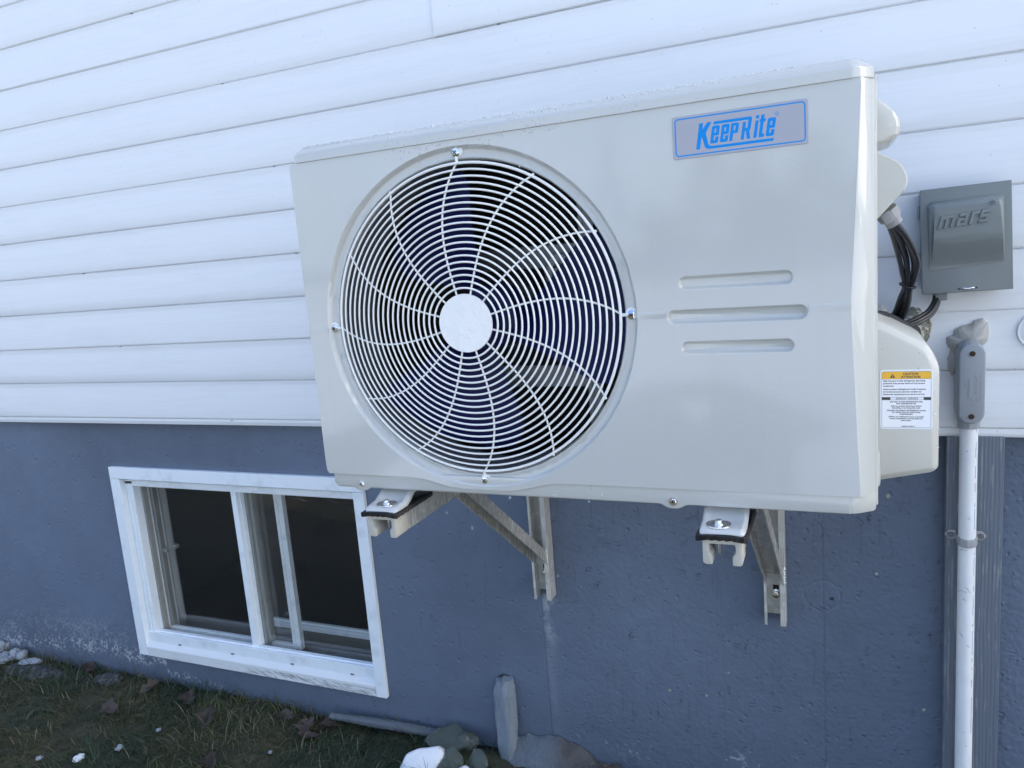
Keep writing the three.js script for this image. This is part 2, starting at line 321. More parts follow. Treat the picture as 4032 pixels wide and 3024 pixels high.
  const col = tex(FW, FH, (i, j) => {
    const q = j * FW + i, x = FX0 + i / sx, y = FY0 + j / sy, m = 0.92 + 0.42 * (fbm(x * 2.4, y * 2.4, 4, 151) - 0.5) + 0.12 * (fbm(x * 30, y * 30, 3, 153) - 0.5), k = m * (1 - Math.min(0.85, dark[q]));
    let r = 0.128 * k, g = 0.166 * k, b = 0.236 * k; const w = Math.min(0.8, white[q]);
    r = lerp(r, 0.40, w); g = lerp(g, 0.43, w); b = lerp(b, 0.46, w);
    if (tan[q]) { r = 0.38; g = 0.37; b = 0.30; }
    return [r, g, b].map((c) => Math.pow(Math.max(0, c), 1 / 2.2));
  }, true, THREE.MirroredRepeatWrapping);
  const bump = tex(FW, FH, (i, j) => hgt[j * FW + i], false, THREE.MirroredRepeatWrapping);
  return M(1, 1, 1, 0.62, { map: col, bumpMap: bump, bumpScale: 0.006 });
})();

// ------------------------------------------------------------------ the house
const house = thing('house', 'house wall of white clapboard siding above a blue-grey painted concrete foundation', 'house');
const WIN = { x0: -2.0085, x1: -1.164, y0: 0.113, y1: 0.663 };
{
  const s = shapeOf([[-7, -0.9], [3.6, -0.9], [3.6, 0.96], [-7, 0.96]]);
  s.holes.push(new THREE.Path([V2(WIN.x0 - 0.006, WIN.y0 - 0.012), V2(WIN.x0 - 0.006, WIN.y1 + 0.006), V2(WIN.x1 + 0.006, WIN.y1 + 0.006), V2(WIN.x1 + 0.006, WIN.y0 - 0.012)]));
  const drain = new THREE.Path(); drain.absarc(-0.779, 0.183, 0.021, 0, Math.PI * 2, true); s.holes.push(drain);
  const g = prep(new THREE.ExtrudeGeometry(s, { depth: 0.105, bevelEnabled: false }).translate(0, 0, -0.105)), p = g.attributes.position, uv = g.attributes.uv;
  for (let i = 0; i < p.count; i++) uv.setXY(i, (p.getX(i) - FX0) / (FX1 - FX0), (p.getY(i) - FY0) / (FY1 - FY0));
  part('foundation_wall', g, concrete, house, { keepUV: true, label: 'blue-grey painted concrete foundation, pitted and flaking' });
}
// siding: each panel carries two courses; profile from its bottom edge upwards
const CO = 0.1056;
function course(y) {
  return [[-0.0005, 0.0296], [0.0001, 0.0312], [0.0004, 0.0326], [0.0018, 0.0344], [0.0040, 0.0353], [0.0065, 0.0355], [0.03, 0.0353], [0.055, 0.0347], [0.074, 0.0338], [0.086, 0.0330], [0.092, 0.0327], [0.0975, 0.0330], [0.1015, 0.0335], [0.1038, 0.0337], [0.1046, 0.0324]].map(([v, z]) => [y + v, z]);
}
function sidingPanel(y, x0, x1, dz = 0) {
  const pr = [...course(y), ...course(y + CO), [y + 2 * CO + 0.012, 0.016]];
  const xs = [x0]; for (let x = Math.ceil(x0 * 2 + 0.01) / 2; x < x1 - 0.01; x += 0.5) xs.push(x); xs.push(x1);
  const rings = xs.map((x) => pr.map(([yy, z]) => V3(x, yy + 0.0006 * Math.sin(x * 2.1 + y * 9), z + dz + 0.0006 * Math.sin(x * 1.7 + y * 23) * (z > 0.03 ? 1 : 0.3))));
  const g = loft(rings.reverse(), { closed: false });
  return part('siding_panel', [g, box(x0, x0 + 0.0012, y, y + 2 * CO - 0.001, 0.02, 0.0335 + dz, 0), box(x1 - 0.0012, x1, y, y + 2 * CO - 0.001, 0.02, 0.0335 + dz, 0)], siding, house, { crease: 0.55 });
}
for (let k = 0; k < 16; k++) {
  const y = H - 0.3713 + 2 * CO * k + (k === 0 ? 0.002 : 0);
  if (k === 4) { sidingPanel(y, -6, -0.7931, 0); sidingPanel(y, -0.7950, 3.6, 0.0026); }
  else sidingPanel(y, -6, 3.6, 0);
}
{
  const dots = []; for (let k = 0; k < 7; k++) { const y = H - 0.3713 + 2 * CO * k; for (let x = -2.9 + rr(0, 0.4); x < 0.5; x += rr(0.6, 1.4)) dots.push(box(x, x + rr(0.004, 0.009), y - 0.0008, y + 0.0004, 0.0295, 0.0345, 0)); }
  part('weep_hole', dots, M(0.16, 0.15, 0.14, 0.9), house, { kind: 'stuff' });
}
part('starter_strip', loft([-6, -3, -1.5, 0, 1.5, 3.6].map((x) => [[0.8605, 0.012], [0.8435, 0.014], [0.8405, 0.020], [0.8396, 0.028], [0.8398, 0.0315], [0.842, 0.0330], [0.849, 0.0335], [0.855, 0.0328], [0.8565, 0.030]].map(([y, z]) => V3(x, y + 0.0015 * Math.sin(x * 3 + 1), z))).reverse(), { closed: false }), siding, house, { crease: 0.6 });
// dark wall of wood behind the siding, upper walls, roof, basement room
part('wall_sheathing', [box(-6.2, 3.6, 0.9, 4.4, -0.25, 0.0, 0), box(-6.2, -6.0, -0.2, 4.4, -7.8, -0.25, 0), box(3.4, 3.6, -0.2, 4.4, -7.8, -0.25, 0), box(-6.2, 3.6, -0.2, 4.4, -8.0, -7.8, 0)], M(0.5, 0.5, 0.5, 0.8), house);
{
  const roof = shapeOf([[0.36, 4.25], [-4.0, 6.6], [-8.4, 4.25], [-8.4, 4.4], [-4.0, 6.78], [0.36, 4.4]]);
  part('roof', extrude(roof, 10.2).rotateY(-Math.PI / 2).translate(3.8, 0, 0), M(0.06, 0.06, 0.065, 0.9), house);
  part('soffit', box(-6.4, 3.8, 4.22, 4.26, -8.4, 0.34, 0), M(0.75, 0.76, 0.77, 0.6), house);
}
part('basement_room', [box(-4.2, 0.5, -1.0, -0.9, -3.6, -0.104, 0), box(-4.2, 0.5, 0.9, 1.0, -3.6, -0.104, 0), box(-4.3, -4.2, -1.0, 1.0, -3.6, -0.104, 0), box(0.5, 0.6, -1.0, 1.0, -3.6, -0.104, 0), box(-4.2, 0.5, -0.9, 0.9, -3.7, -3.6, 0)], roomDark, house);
part('backing_board', box(0.1697, 0.2606, -0.05, 0.842, 0.002, 0.036, 0.0022), boardPaint, house, { label: 'grey-blue painted upright board with worn grain' });
part('drain_pipe', loft([[0.022, -0.06], [0.022, 0.001], [0.0235, 0.0035], [0.0255, 0.001], [0.0255, -0.06]].map(([r, z]) => Array.from({ length: 28 }, (_, i) => V3(-0.779 + r * Math.cos(i / 28 * 6.28319), 0.183 + r * Math.sin(i / 28 * 6.28319), z))), { capStart: true }), M(0.03, 0.035, 0.045, 0.7), house);
part('wall_plug', [cylZ(0.3065, H - 0.196, 0.030, 0.039, 0.033, 0.0315, 40), new THREE.TorusGeometry(0.0315, 0.0016, 8, 48).translate(0.3065, H - 0.196, 0.0385)], M(0.66, 0.68, 0.71, 0.5), house, { crease: 0.5 });

// basement window: a part of the house, its members the sub-parts
{
  const { x0, x1, y0, y1 } = WIN;
  const w = part('basement_window', [
    box(x0, x0 + 0.0305, 0.135, y1, -0.10, -0.008), box(x0 + 0.008, x0 + 0.013, 0.14, y1 - 0.02, -0.02, -0.0055), box(x0 + 0.0215, x0 + 0.0255, 0.14, y1 - 0.02, -0.02, -0.006),
    box(x0, x1, y1 - 0.024, y1, -0.10, -0.008), box(x0 + 0.01, x1, y1 - 0.0105, y1 - 0.007, -0.02, -0.0055), box(x0 + 0.02, x1, y1 - 0.0275, y1 - 0.022, -0.04, -0.010),
    box(x1 - 0.014, x1, 0.135, y1, -0.10, -0.008), box(x0, x1, 0.1, 0.1625, -0.030, -0.002), box(x0 + 0.03, x1, 0.160, 0.1655, -0.024, -0.012),
  ], vinyl, house, { label: 'white vinyl basement window frame with sliding sashes' });
  part('casing', box(-2.0445, -1.132, y1, 0.699, -0.010, 0.012, 0.0015), vinyl, w);
  part('casing', box(-2.0452, x0, 0.0885, y1 - 0.0006, -0.010, 0.0115, 0.0015), vinyl, w);
  part('casing', box(x1, -1.131, 0.0878, y1 - 0.0006, -0.010, 0.0118, 0.0015), vinyl, w);
  const prof = [[-0.03, 0.0895], [-0.03, 0.12], [-0.005, 0.1340], [0.009, 0.1215], [0.0115, 0.1175], [0.0118, 0.0892]];
  const rings = [-2.0080, -1.85, -1.7, -1.55, -1.4, -1.3, -1.1645].map((x) => prof.map(([z, y]) => V3(x, y, z)));
  const g = loft(rings, { capStart: true, capEnd: true }), p = g.attributes.position, uv = new Float32Array(p.count * 2);
  for (let i = 0; i < p.count; i++) { uv[2 * i] = (p.getX(i) + 2.012) / 0.85; uv[2 * i + 1] = Math.min(1, Math.max(0, (p.getY(i) - 0.0885) / 0.03)); }
  g.setAttribute('uv', new THREE.BufferAttribute(uv, 2));
  part('sill', g, M(0.76, 0.78, 0.80, 0.5, { map: dirtyMap }), w, { keepUV: true, label: 'scuffed white window sill with dark rubbing marks' });
  const slotMat = M(0.16, 0.15, 0.13, 0.8);
  for (const x of [-1.885, -1.675, -1.455, -1.25]) part('weep_slot', box(x, x + 0.011, 0.1335, 0.1362, -0.004, 0.0012, 0.0004), slotMat, w);
  part('mullion', [box(-1.6000, -1.5815, 0.158, 0.641, -0.036, -0.013, 0.0015), box(-1.5815, -1.5775, 0.160, 0.641, -0.040, -0.026, 0.001)], vinyl, w);
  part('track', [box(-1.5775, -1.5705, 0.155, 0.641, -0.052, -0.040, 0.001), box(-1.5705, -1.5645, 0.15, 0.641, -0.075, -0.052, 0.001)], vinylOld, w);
  part('sash_stile', [box(-1.4865, -1.4570, 0.146, 0.641, -0.072, -0.055, 0.0015), box(-1.4775, -1.4740, 0.15, 0.641, -0.060, -0.0535, 0.0008)], vinylPale, w);
  part('sash_rail', box(-1.975, -1.4865, 0.141, 0.1575, -0.072, -0.056, 0.0015), vinylPale, w);
  part('sash_rail', box(-1.975, -1.4865, 0.625, 0.641, -0.072, -0.056, 0.0015), vinylPale, w);
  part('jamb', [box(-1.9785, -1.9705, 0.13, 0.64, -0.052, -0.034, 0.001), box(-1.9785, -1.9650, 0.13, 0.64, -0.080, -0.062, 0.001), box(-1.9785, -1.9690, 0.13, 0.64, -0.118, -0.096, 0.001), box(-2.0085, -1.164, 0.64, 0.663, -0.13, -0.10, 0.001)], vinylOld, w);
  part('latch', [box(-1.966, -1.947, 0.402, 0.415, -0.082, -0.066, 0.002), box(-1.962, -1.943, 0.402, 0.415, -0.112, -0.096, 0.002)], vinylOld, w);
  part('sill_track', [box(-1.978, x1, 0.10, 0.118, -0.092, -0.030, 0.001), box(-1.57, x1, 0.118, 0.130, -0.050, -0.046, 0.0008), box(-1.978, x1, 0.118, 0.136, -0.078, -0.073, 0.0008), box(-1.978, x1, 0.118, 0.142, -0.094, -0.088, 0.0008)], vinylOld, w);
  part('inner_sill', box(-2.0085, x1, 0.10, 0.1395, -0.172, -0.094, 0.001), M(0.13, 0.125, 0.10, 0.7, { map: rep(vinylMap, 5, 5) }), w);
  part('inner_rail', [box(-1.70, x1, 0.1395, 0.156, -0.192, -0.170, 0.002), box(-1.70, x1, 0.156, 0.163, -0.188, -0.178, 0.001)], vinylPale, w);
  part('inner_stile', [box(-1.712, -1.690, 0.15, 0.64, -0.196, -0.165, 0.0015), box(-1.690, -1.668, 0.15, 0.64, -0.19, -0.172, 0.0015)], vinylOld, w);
  part('pane', box(-1.978, -1.4865, 0.150, 0.64, -0.066, -0.0635, 0), glass, w);
  part('pane', box(-1.572, x1 - 0.013, 0.128, 0.64, -0.0445, -0.042, 0), glass, w);
  // flecks of dirt and a web on the outer pane
  const fl = [];
  for (let k = 0; k < 70; k++) { const r = rr(0.0003, 0.0008); fl.push(new THREE.IcosahedronGeometry(r, 0).scale(1, rr(0.8, 2.2), 0.4).translate(rr(-1.56, -1.19), rr(0.15, 0.63), -0.0413)); }
  for (let k = 0; k < 30; k++) { const r = rr(0.0003, 0.0007); fl.push(new THREE.IcosahedronGeometry(r, 0).scale(1, rr(0.8, 2), 0.4).translate(rr(-1.95, -1.61), rr(0.18, 0.63), -0.0628)); }
  for (const [x, y, l] of [[-1.42, 0.628, 0.03], [-1.40, 0.632, 0.045], [-1.385, 0.62, 0.02], [-1.3, 0.635, 0.05], [-1.22, 0.6, 0.03]]) fl.push(tube([[x, y, -0.0408], [x + 0.4 * l, y - 0.3 * l, -0.0404], [x + l, y - 0.5 * l, -0.0409]], 0.0004, 8, 4));
  part('dirt_fleck', fl, M(0.35, 0.34, 0.32, 0.9), w, { kind: 'stuff' });
  part('caulk_bead', tube(Array.from({ length: 26 }, (_, i) => V3(-2.0462 + 0.0008 * Math.sin(i * 2.3), 0.088 + i * 0.0244, 0.003 + 0.001 * Math.sin(i * 1.7))), 0.0021, 60, 5), M(0.20, 0.19, 0.16, 0.8), w);
}

// seal round the pipe hole and putty above the conduit
part('foam_seal', (() => {
  const g = new THREE.SphereGeometry(1, 40, 28), p = g.attributes.position;
  for (let i = 0; i < p.count; i++) { const x = p.getX(i), y = p.getY(i), z = p.getZ(i), n = 0.86 + 0.22 * fbm(x * 3 + 7, y * 3 + z * 2 + 5, 3, 201) + 0.12 * fbm(x * 9 + 7, y * 9 + z * 5 + 5, 2, 203); p.setXYZ(i, x * 0.034 * n, y * 0.042 * n, Math.max(-0.2, z) * 0.022 * n); }
  g.translate(0.110, H - 0.187, 0.030); g.computeVertexNormals(); return g;
})(), foam, house, { label: 'rough white foam filling round the pipe hole' });
part('putty', (() => {
  const n = 64, rings = [];
  for (const [k, z] of [[1.0, 0.030], [0.99, 0.037], [0.90, 0.042], [0.6, 0.047], [0.25, 0.05]]) {
    const r = []; for (let i = 0; i < n; i++) {
      const t = i / n * Math.PI * 2, wob = 1 + 0.30 * (fbm(Math.cos(t) * 2 + 5, Math.sin(t) * 2 + 5, 3, 211) - 0.5) * 2;
      const px = Math.cos(t) * 0.029 * wob * k * (1 + 0.25 * Math.sin(t - 0.6)), py = Math.sin(t) * 0.032 * wob * k;
      r.push(V3(0.202 + px + 0.15 * py, H - 0.212 + py * 1.05 + (t > 0.6 && t < 1.5 ? 0.006 * k : 0), z + 0.005 * (fbm(px * 90 + 9, py * 90 + 9, 3, 215) - 0.5) * 2));
    } rings.push(r);
  }
  return loft(rings, { capEnd: true });
})(), caulk, house, { crease: 0.9, label: 'lump of grey putty above the conduit fitting' });
part('putty', (() => {
  const n = 40, rings = [];
  for (const [k, z] of [[1.0, 0.030], [0.95, 0.0372], [0.6, 0.041], [0.2, 0.043]]) { const r = []; for (let i = 0; i < n; i++) { const t = i / n * 6.2832, wob = 1 + 0.35 * (fbm(Math.cos(t) * 2 + 9, Math.sin(t) * 2 + 9, 3, 221) - 0.5) * 2; r.push(V3(0.180 + Math.cos(t) * 0.010 * wob * k, H - 0.247 + Math.sin(t) * 0.026 * wob * k, z)); } rings.push(r); }
  return loft(rings, { capEnd: true });
})(), caulk, house, { crease: 0.9 });

// ------------------------------------------------------------------ ground
const lawnMap = tex(512, 512, (i, j) => { const n = fbm(i / 512 * 8, j / 512 * 8, 5, 301, 8, 8), m = fbm(i / 512 * 60, j / 512 * 60, 3, 303, 60, 60); const t = sstep(0.4, 0.65, n); const k = 0.5 + 0.9 * m; return [lerp(0.035, 0.060, t) * k, lerp(0.038, 0.052, t) * k, lerp(0.020, 0.024, t) * k].map((c) => Math.pow(c, 1 / 2.2)); }, true);
const groundAt = (x, z) => 0.0 + 0.022 * (fbm(x * 3 + 50, z * 3 + 50, 3, 311) - 0.5) + 0.018 * (fbm(x * 11 + 50, z * 11 + 50, 3, 313) - 0.5) - 0.004 - 0.03 * sstep(0.3, 1.5, z);
{
  const xs = [-600, -200, -60, -20, -8, -5, -3.6], zs = [-0.2, -0.06];
  for (let x = -3.4; x <= 1.01; x += 0.025) xs.push(x);
  xs.push(1.6, 3, 6, 14, 40, 150, 600);
  for (let z = 0; z <= 1.3; z += 0.025) zs.push(z);
  zs.push(1.6, 2.2, 3.2, 5, 9, 16, 30, 70, 200, 900);
  const far = [-900, -150, -40, -12, -8.1, -8.05];
  const all = [...far, ...zs], pos = [], uv = [], idx = [];
  for (const z of all) for (const x of xs) {
    const near = x > -4 && x < 1.5 && z > -0.3 && z < 1.6, under = z < -0.05 && z > -8.06 && x > -6 && x < 3.2;
    pos.push(x, under ? -1.2 : near ? groundAt(x, z) : -0.045 + (z > 3 ? 0.05 * Math.sin(x * 0.4) * Math.sin(z * 0.3) : 0), z); uv.push(x * 0.7, z * 0.7);
  }
  for (let j = 0; j + 1 < all.length; j++) for (let i = 0; i + 1 < xs.length; i++) { const a = j * xs.length + i, b = a + 1, c = a + xs.length, d = c + 1; idx.push(a, c, b, b, c, d); }
  const g = new THREE.BufferGeometry(); g.setAttribute('position', new THREE.Float32BufferAttribute(pos, 3)); g.setAttribute('uv', new THREE.Float32BufferAttribute(uv, 2)); g.setIndex(idx); g.computeVertexNormals();
  const m = new THREE.Mesh(g, M(1, 1, 1, 0.95, { map: lawnMap })); m.name = 'ground'; m.userData.kind = 'structure'; m.receiveShadow = true; scene.add(m);
}
// unseen old snow added on the sunlit yard to bounce sun onto unit and wall
{
  const n = 60, pos = [], idx = [];
  for (let j = 0; j <= 24; j++) for (let i = 0; i <= n; i++) { const x = (i / n * 2 - 1) * Math.pow(Math.abs(i / n * 2 - 1), 1.6) * 70 + 0.6, z = lerp(1.85, 0.95, sstep(-0.8, 1.2, x)) + j * (1.2 + j * 0.06) + 1.6 * fbm(x * 0.15 + 40, j * 0.2, 3, 321); const e = j === 0 || j === 24 ? -0.12 : 0.02 + 0.10 * fbm(x * 0.3 + 50, z * 0.3, 3, 323) - (1 - sstep(-0.6, 0.6, x)) * sstep(9, 4, z) * 0.30 * sstep(0.42, 0.56, fbm(x * 1.2 + 70, z * 1.2, 3, 325)); pos.push(x, e, z); }
  for (let j = 0; j < 24; j++) for (let i = 0; i < n; i++) { const a = j * (n + 1) + i; idx.push(a, a + n + 1, a + 1, a + 1, a + n + 1, a + n + 2); }
  const g = new THREE.BufferGeometry(); g.setAttribute('position', new THREE.Float32BufferAttribute(pos, 3)); g.setIndex(idx); g.computeVertexNormals();
  const m = new THREE.Mesh(g, P(0.80, 0.81, 0.82, 0.6, { clearcoat: 1, clearcoatRoughness: 0.33, bumpMap: rep(peel, 0.4, 0.4), bumpScale: 0.01 })); m.name = 'bounce_snow'; m.userData.kind = 'structure'; m.receiveShadow = true; scene.add(m);
}
// far wood across the yard: what the glossy panel and the panes mirror
{
  const g = new THREE.BufferGeometry(), pos = [], q = V3(0, 0, 0);
  for (let t = 0; t < 46; t++) {
    const a = rr(-1.25, 1.25), d = rr(26, 40), cx = Math.sin(a) * d, cz = 6 + Math.cos(a) * d, h = rr(2.2, 6.0) * (0.6 + 0.8 * fbm(a * 6 + 9, 1, 2, 331)), w = h * rr(0.22, 0.34);
    if (t < 2) continue;
    for (let k = 0; k < 260; k++) {
      const y = Math.pow(rnd(), 1.3) * h, r = w * (1 - y / h) * Math.sqrt(rnd()) + 0.08, b = rnd() * 6.283, s = rr(0.25, 0.6);
      const x = cx + Math.cos(b) * r, z = cz + Math.sin(b) * r;
      for (let v = 0; v < 3; v++) { q.set(rr(-1, 1), rr(-0.6, 0.6), rr(-1, 1)).multiplyScalar(s); pos.push(x + q.x, y + 0.1 + q.y, z + q.z); }
    }
  }
  for (const [cx, cz, h, w] of [[-3.9, 26, 4.6, 2.6], [-0.7, 27, 4.4, 2.2], [-9.5, 28, 3.4, 2.4], [-15, 27, 3.8, 2.6]]) for (let k = 0; k < 900; k++) {
    const y = Math.pow(rnd(), 1.4) * h, r = w * (1 - y / h) * Math.sqrt(rnd()) + 0.05, b = rnd() * 6.283, sz = rr(0.15, 0.45);
    for (let v = 0; v < 3; v++) { q.set(rr(-1, 1), rr(-0.6, 0.6), rr(-1, 1)).multiplyScalar(sz); pos.push(cx + Math.cos(b) * r + q.x, y + q.y, cz + Math.sin(b) * r + q.z); }
  }
  g.setAttribute('position', new THREE.Float32BufferAttribute(pos, 3)); g.computeVertexNormals();
  const m = new THREE.Mesh(g, M(0.03, 0.042, 0.025, 0.9, { side: THREE.DoubleSide })); m.name = 'woodland'; m.castShadow = true; scene.add(m);
  tag(m, 'dark line of evergreen trees across the yard', 'woodland', null, 'stuff');
}

// ------------------------------------------------------------------ the outdoor unit of the heat pump
const pump = thing('heat_pump', 'beige wall-hung outdoor heat pump unit with round white fan grille', 'heat pump');
const CX = -0.487, CY = H - 0.0865, RO = 0.2425, ZB = 0.275;
const X0 = -0.766, X1 = 0.0352, YT = H + 0.1640, YB = H - 0.3190;
const SLOTS = [[-0.1219, H - 0.0500, 0.1366, 0.0178], [-0.1224, H - 0.0922, 0.1686, 0.0190], [-0.1219, H - 0.1318, 0.1361, 0.0172]];
{
  // front panel: flat face with the fan recess and three slots cut out, its right edge bowed
  const lower = []; for (let x = 0.012; x >= X0 + 0.012; x -= 0.012) lower.push([x, YB - 0.0150 * Math.exp(-Math.pow((x - CX) / 0.085, 4))]);
  const outline = [[0.0196, YT], [0.0200, H + 0.1560], [0.0081, H - 0.0875], [0.0172, YB], ...lower, [X0 + 0.004, YB + 0.0006], [X0 + 0.0008, YB + 0.006], [X0, YB + 0.016], [X0, YT - 0.006], [X0 + 0.0014, YT - 0.0015], [X0 + 0.006, YT]];
  const s = shapeOf(outline.slice().reverse());
  const ring = new THREE.Path(); ring.absarc(CX, CY, RO, 0, Math.PI * 2, true); s.holes.push(ring);
  for (const [x, y, w, h] of SLOTS) s.holes.push(new THREE.Path(pill(x, y, w, h).reverse().map((p) => V2(p[0], p[1]))));
  const face = new THREE.ShapeGeometry(s, 90).translate(0, 0, F);
  // edge rolled back on the left, top and bottom
  const edge = outline.slice(3);
  const roll = loft([[0, 0], [0.0009, -0.0004], [0.0014, -0.0014], [0.0014, -0.012]].map(([o, dz]) => edge.map((p, i) => {
    const a = edge[Math.max(0, i - 1)], b = edge[Math.min(edge.length - 1, i + 1)], l = Math.hypot(b[0] - a[0], b[1] - a[1]) || 1;
    return V3(p[0] + (b[1] - a[1]) / l * o, p[1] - (b[0] - a[0]) / l * o, F + dz);
  })), { closed: false });
  // bowed corner strip on the right
  const rows = [[YT, 0.0196], [H + 0.156, 0.0200], [H + 0.03, 0.0140], [H - 0.0875, 0.0081], [H - 0.2, 0.0124], [YB, 0.0172]];
  const corner = loft(rows.map(([y, x]) => [[x, F], [x + 0.0008, F - 0.0002], [x + 0.0016, F - 0.0008], [0.0322, F - 0.0195], [0.0338, F - 0.0212], [0.0347, F - 0.0232], [0.0350, F - 0.0255], [0.0350, F - 0.034]].map(([a, z]) => V3(a, y, z))), { closed: false });
  const lathe = (prof) => new THREE.LatheGeometry(prof.map(([r, z]) => V2(r, z)), 128).rotateX(Math.PI / 2).translate(CX, CY, 0);
  const recess = lathe([[RO, F], [RO - 0.0006, F - 0.0002], [RO - 0.0014, F - 0.0010], [RO - 0.0035, F - 0.0062], [RO - 0.0044, F - 0.0075], [RO - 0.0056, F - 0.0080], [0.2285, F - 0.0080], [0.2278, F - 0.0074], [0.2268, F - 0.0072], [0.2256, F - 0.0078], [0.2240, F - 0.011], [0.2232, F - 0.016], [0.2230, F - 0.024]]);
  const slots = SLOTS.map(([x, y, w, h]) => loft([[0, 0], [0.0004, -0.0001], [0.0009, -0.0007], [0.0030, -0.0055], [0.0038, -0.0063], [0.0048, -0.0065]].map(([o, dz]) => pill(x, y, w - 2 * o, h - 2 * o).map((p) => V3(p[0], p[1], F + dz))), { capEnd: true }));
  const soft = toCreasedNormals(mergeGeometries([roll, recess, ...slots].map(prep)), 0.9), fn = prep(face);
  for (let i = 0; i < fn.attributes.normal.count; i++) fn.attributes.normal.setXYZ(i, 0, 0, 1);
  part('front_panel', [fn, soft, toCreasedNormals(prep(corner), 0.45)], unitPaint, pump);
  // faint fold across the panel at mid height
  const fold = (a, b) => loft([a, b].map((x) => [[-0.0050, 0], [-0.0008, 0.0014], [0.0008, 0.0014], [0.0050, 0]].map(([dy, dz]) => V3(x, H - 0.0882 + dy, F + dz))), { closed: false });
  for (const f of [fold(X0 + 0.003, CX - RO), fold(CX + RO, -0.2075), fold(-0.0372, 0.0085)]) part('panel_fold', f, unitPaint, pump, { crease: 0.9 });

  // side, back, floor and ceiling of the case
  part('side_panel', [box(0.0290, 0.0375, H - 0.340, YT + 0.006, ZB, F - 0.036, 0.0015), box(0.030, 0.0358, H - 0.335, YT, F - 0.036, F - 0.0325, 0.0008)], unitPaintSmooth, pump);
  part('side_panel', box(X0 + 0.002, X0 + 0.006, YB, YT, ZB, F - 0.010, 0.001), unitPaintSmooth, pump);
  part('back_panel', [box(X0 + 0.006, 0.029, YB, YT, ZB, ZB + 0.004, 0), box(X0 + 0.006, 0.029, YB - 0.012, YB - 0.008, ZB, F - 0.04, 0), box(X0 + 0.006, 0.029, YT - 0.003, YT, ZB, F - 0.04, 0), box(-0.235, -0.231, YB, YT, ZB, F - 0.012, 0)], blackPlastic, pump);

  // lid with chamfered shoulders
  const ol = (o, y, dz = 0) => roundPoly([[-0.7595 + o, ZB], [-0.7595 + o, F + 0.0025 - 0.008 - o * 0.5], [-0.7515 + o * 0.6, F + 0.0025 - o], [0.0165 - o * 0.3, F + 0.0025 - o], [0.0345 - o, F - 0.0165 - o * 0.4], [0.0345 - o, ZB]], [0.001, 0.004, 0.004, 0.007, 0.005, 0.001], 4).map(([x, z]) => V3(x, y + dz, z));
  part('top_cover', [loft([ol(0.004, YT - 0.0005), ol(0.0003, YT + 0.0003), ol(0, YT + 0.0012), ol(0, YT + 0.0102), ol(0.0006, YT + 0.0122), ol(0.0022, YT + 0.0140), ol(0.0125, YT + 0.0228), ol(0.0155, YT + 0.0242), ol(0.021, YT + 0.0248)].reverse(), { capStart: true })], unitPaint, pump, { crease: 0.45 });
  // base pan showing as a lip under the front panel
  const pan = [[X0 + 0.009, YB + 0.004], [X0 + 0.0092, H - 0.334]];
  const lob = [-0.704, -0.2101], lip = [[X0 + 0.0105, YB + 0.004], [X0 + 0.0105, H - 0.3345], [X0 + 0.0135, H - 0.3385], [X0 + 0.018, H - 0.3400]];
  for (let x = X0 + 0.024; x < 0.006; x += 0.004) { let y = H - 0.3402 - (x + 0.74) * 0.0030; for (const l of lob) y -= 0.0060 * Math.exp(-Math.pow((x - l) / 0.0135, 4)); lip.push([x, y]); }
  lip.push([0.0060, H - 0.3425], [0.0060, YB + 0.004]);
  const olp = (o, y) => roundPoly([[X0 + 0.013 + o, ZB], [X0 + 0.013 + o, F - 0.006 - o], [0.0100 - o * 0.4, F - 0.0035 - o], [0.0352 - o, F - 0.0215 - o * 0.4], [0.0352 - o, ZB]], [0.001, 0.003, 0.009, 0.006, 0.001], 5).map(([x, z]) => V3(x, y, z));
  part('base_pan', [extrude(shapeOf(lip), 0.012, 0.0016, 3).translate(0, 0, F - 0.0152), loft([olp(0.001, YB + 0.004), olp(0, YB + 0.001), olp(0, H - 0.3395), olp(0.0008, H - 0.3420), olp(0.004, H - 0.3432)], { capEnd: true })], unitPaint, pump, { crease: 0.6 });
}
function screwHead(x, y, z, r, hex) {                      // pan head with a cross, or a washer-head hexagon with a cross
  const slot = (a) => box(-r * 0.5, r * 0.5, -r * 0.11, r * 0.11, 0, 0.0004, 0).rotateZ(a);
  if (hex) {
    const m = part('screw', [cylZ(x, y, z, z + 0.0009, r, r * 0.98), new THREE.CylinderGeometry(r * 0.70, r * 0.74, 0.0022, 6).rotateX(Math.PI / 2).rotateZ(0.3).translate(x, y, z + 0.002)], chrome, pump, { crease: 0.5 });
    part('screw_slot', [slot(0.3), slot(0.3 + Math.PI / 2)].map((g) => g.translate(x, y, z + 0.0030)), rust, m);
  } else {
    const dome = new THREE.SphereGeometry(r * 1.25, 24, 8, 0, 6.2832, 0, 0.93).rotateX(Math.PI / 2).translate(0, 0, -r * 0.75);
    const m = part('screw', [dome.translate(x, y, z + 0.0006)], chrome, pump, { crease: 1 });
    part('screw_slot', [slot(0.7), slot(0.7 + Math.PI / 2)].map((g) => g.translate(x, y, z + 0.0006 + r * 0.47)), rust, m);
  }
}
for (const [x, y] of [[-0.704, H - 0.3352], [-0.2101, H - 0.3378]]) screwHead(x, y, F - 0.0030, 0.0058, true);

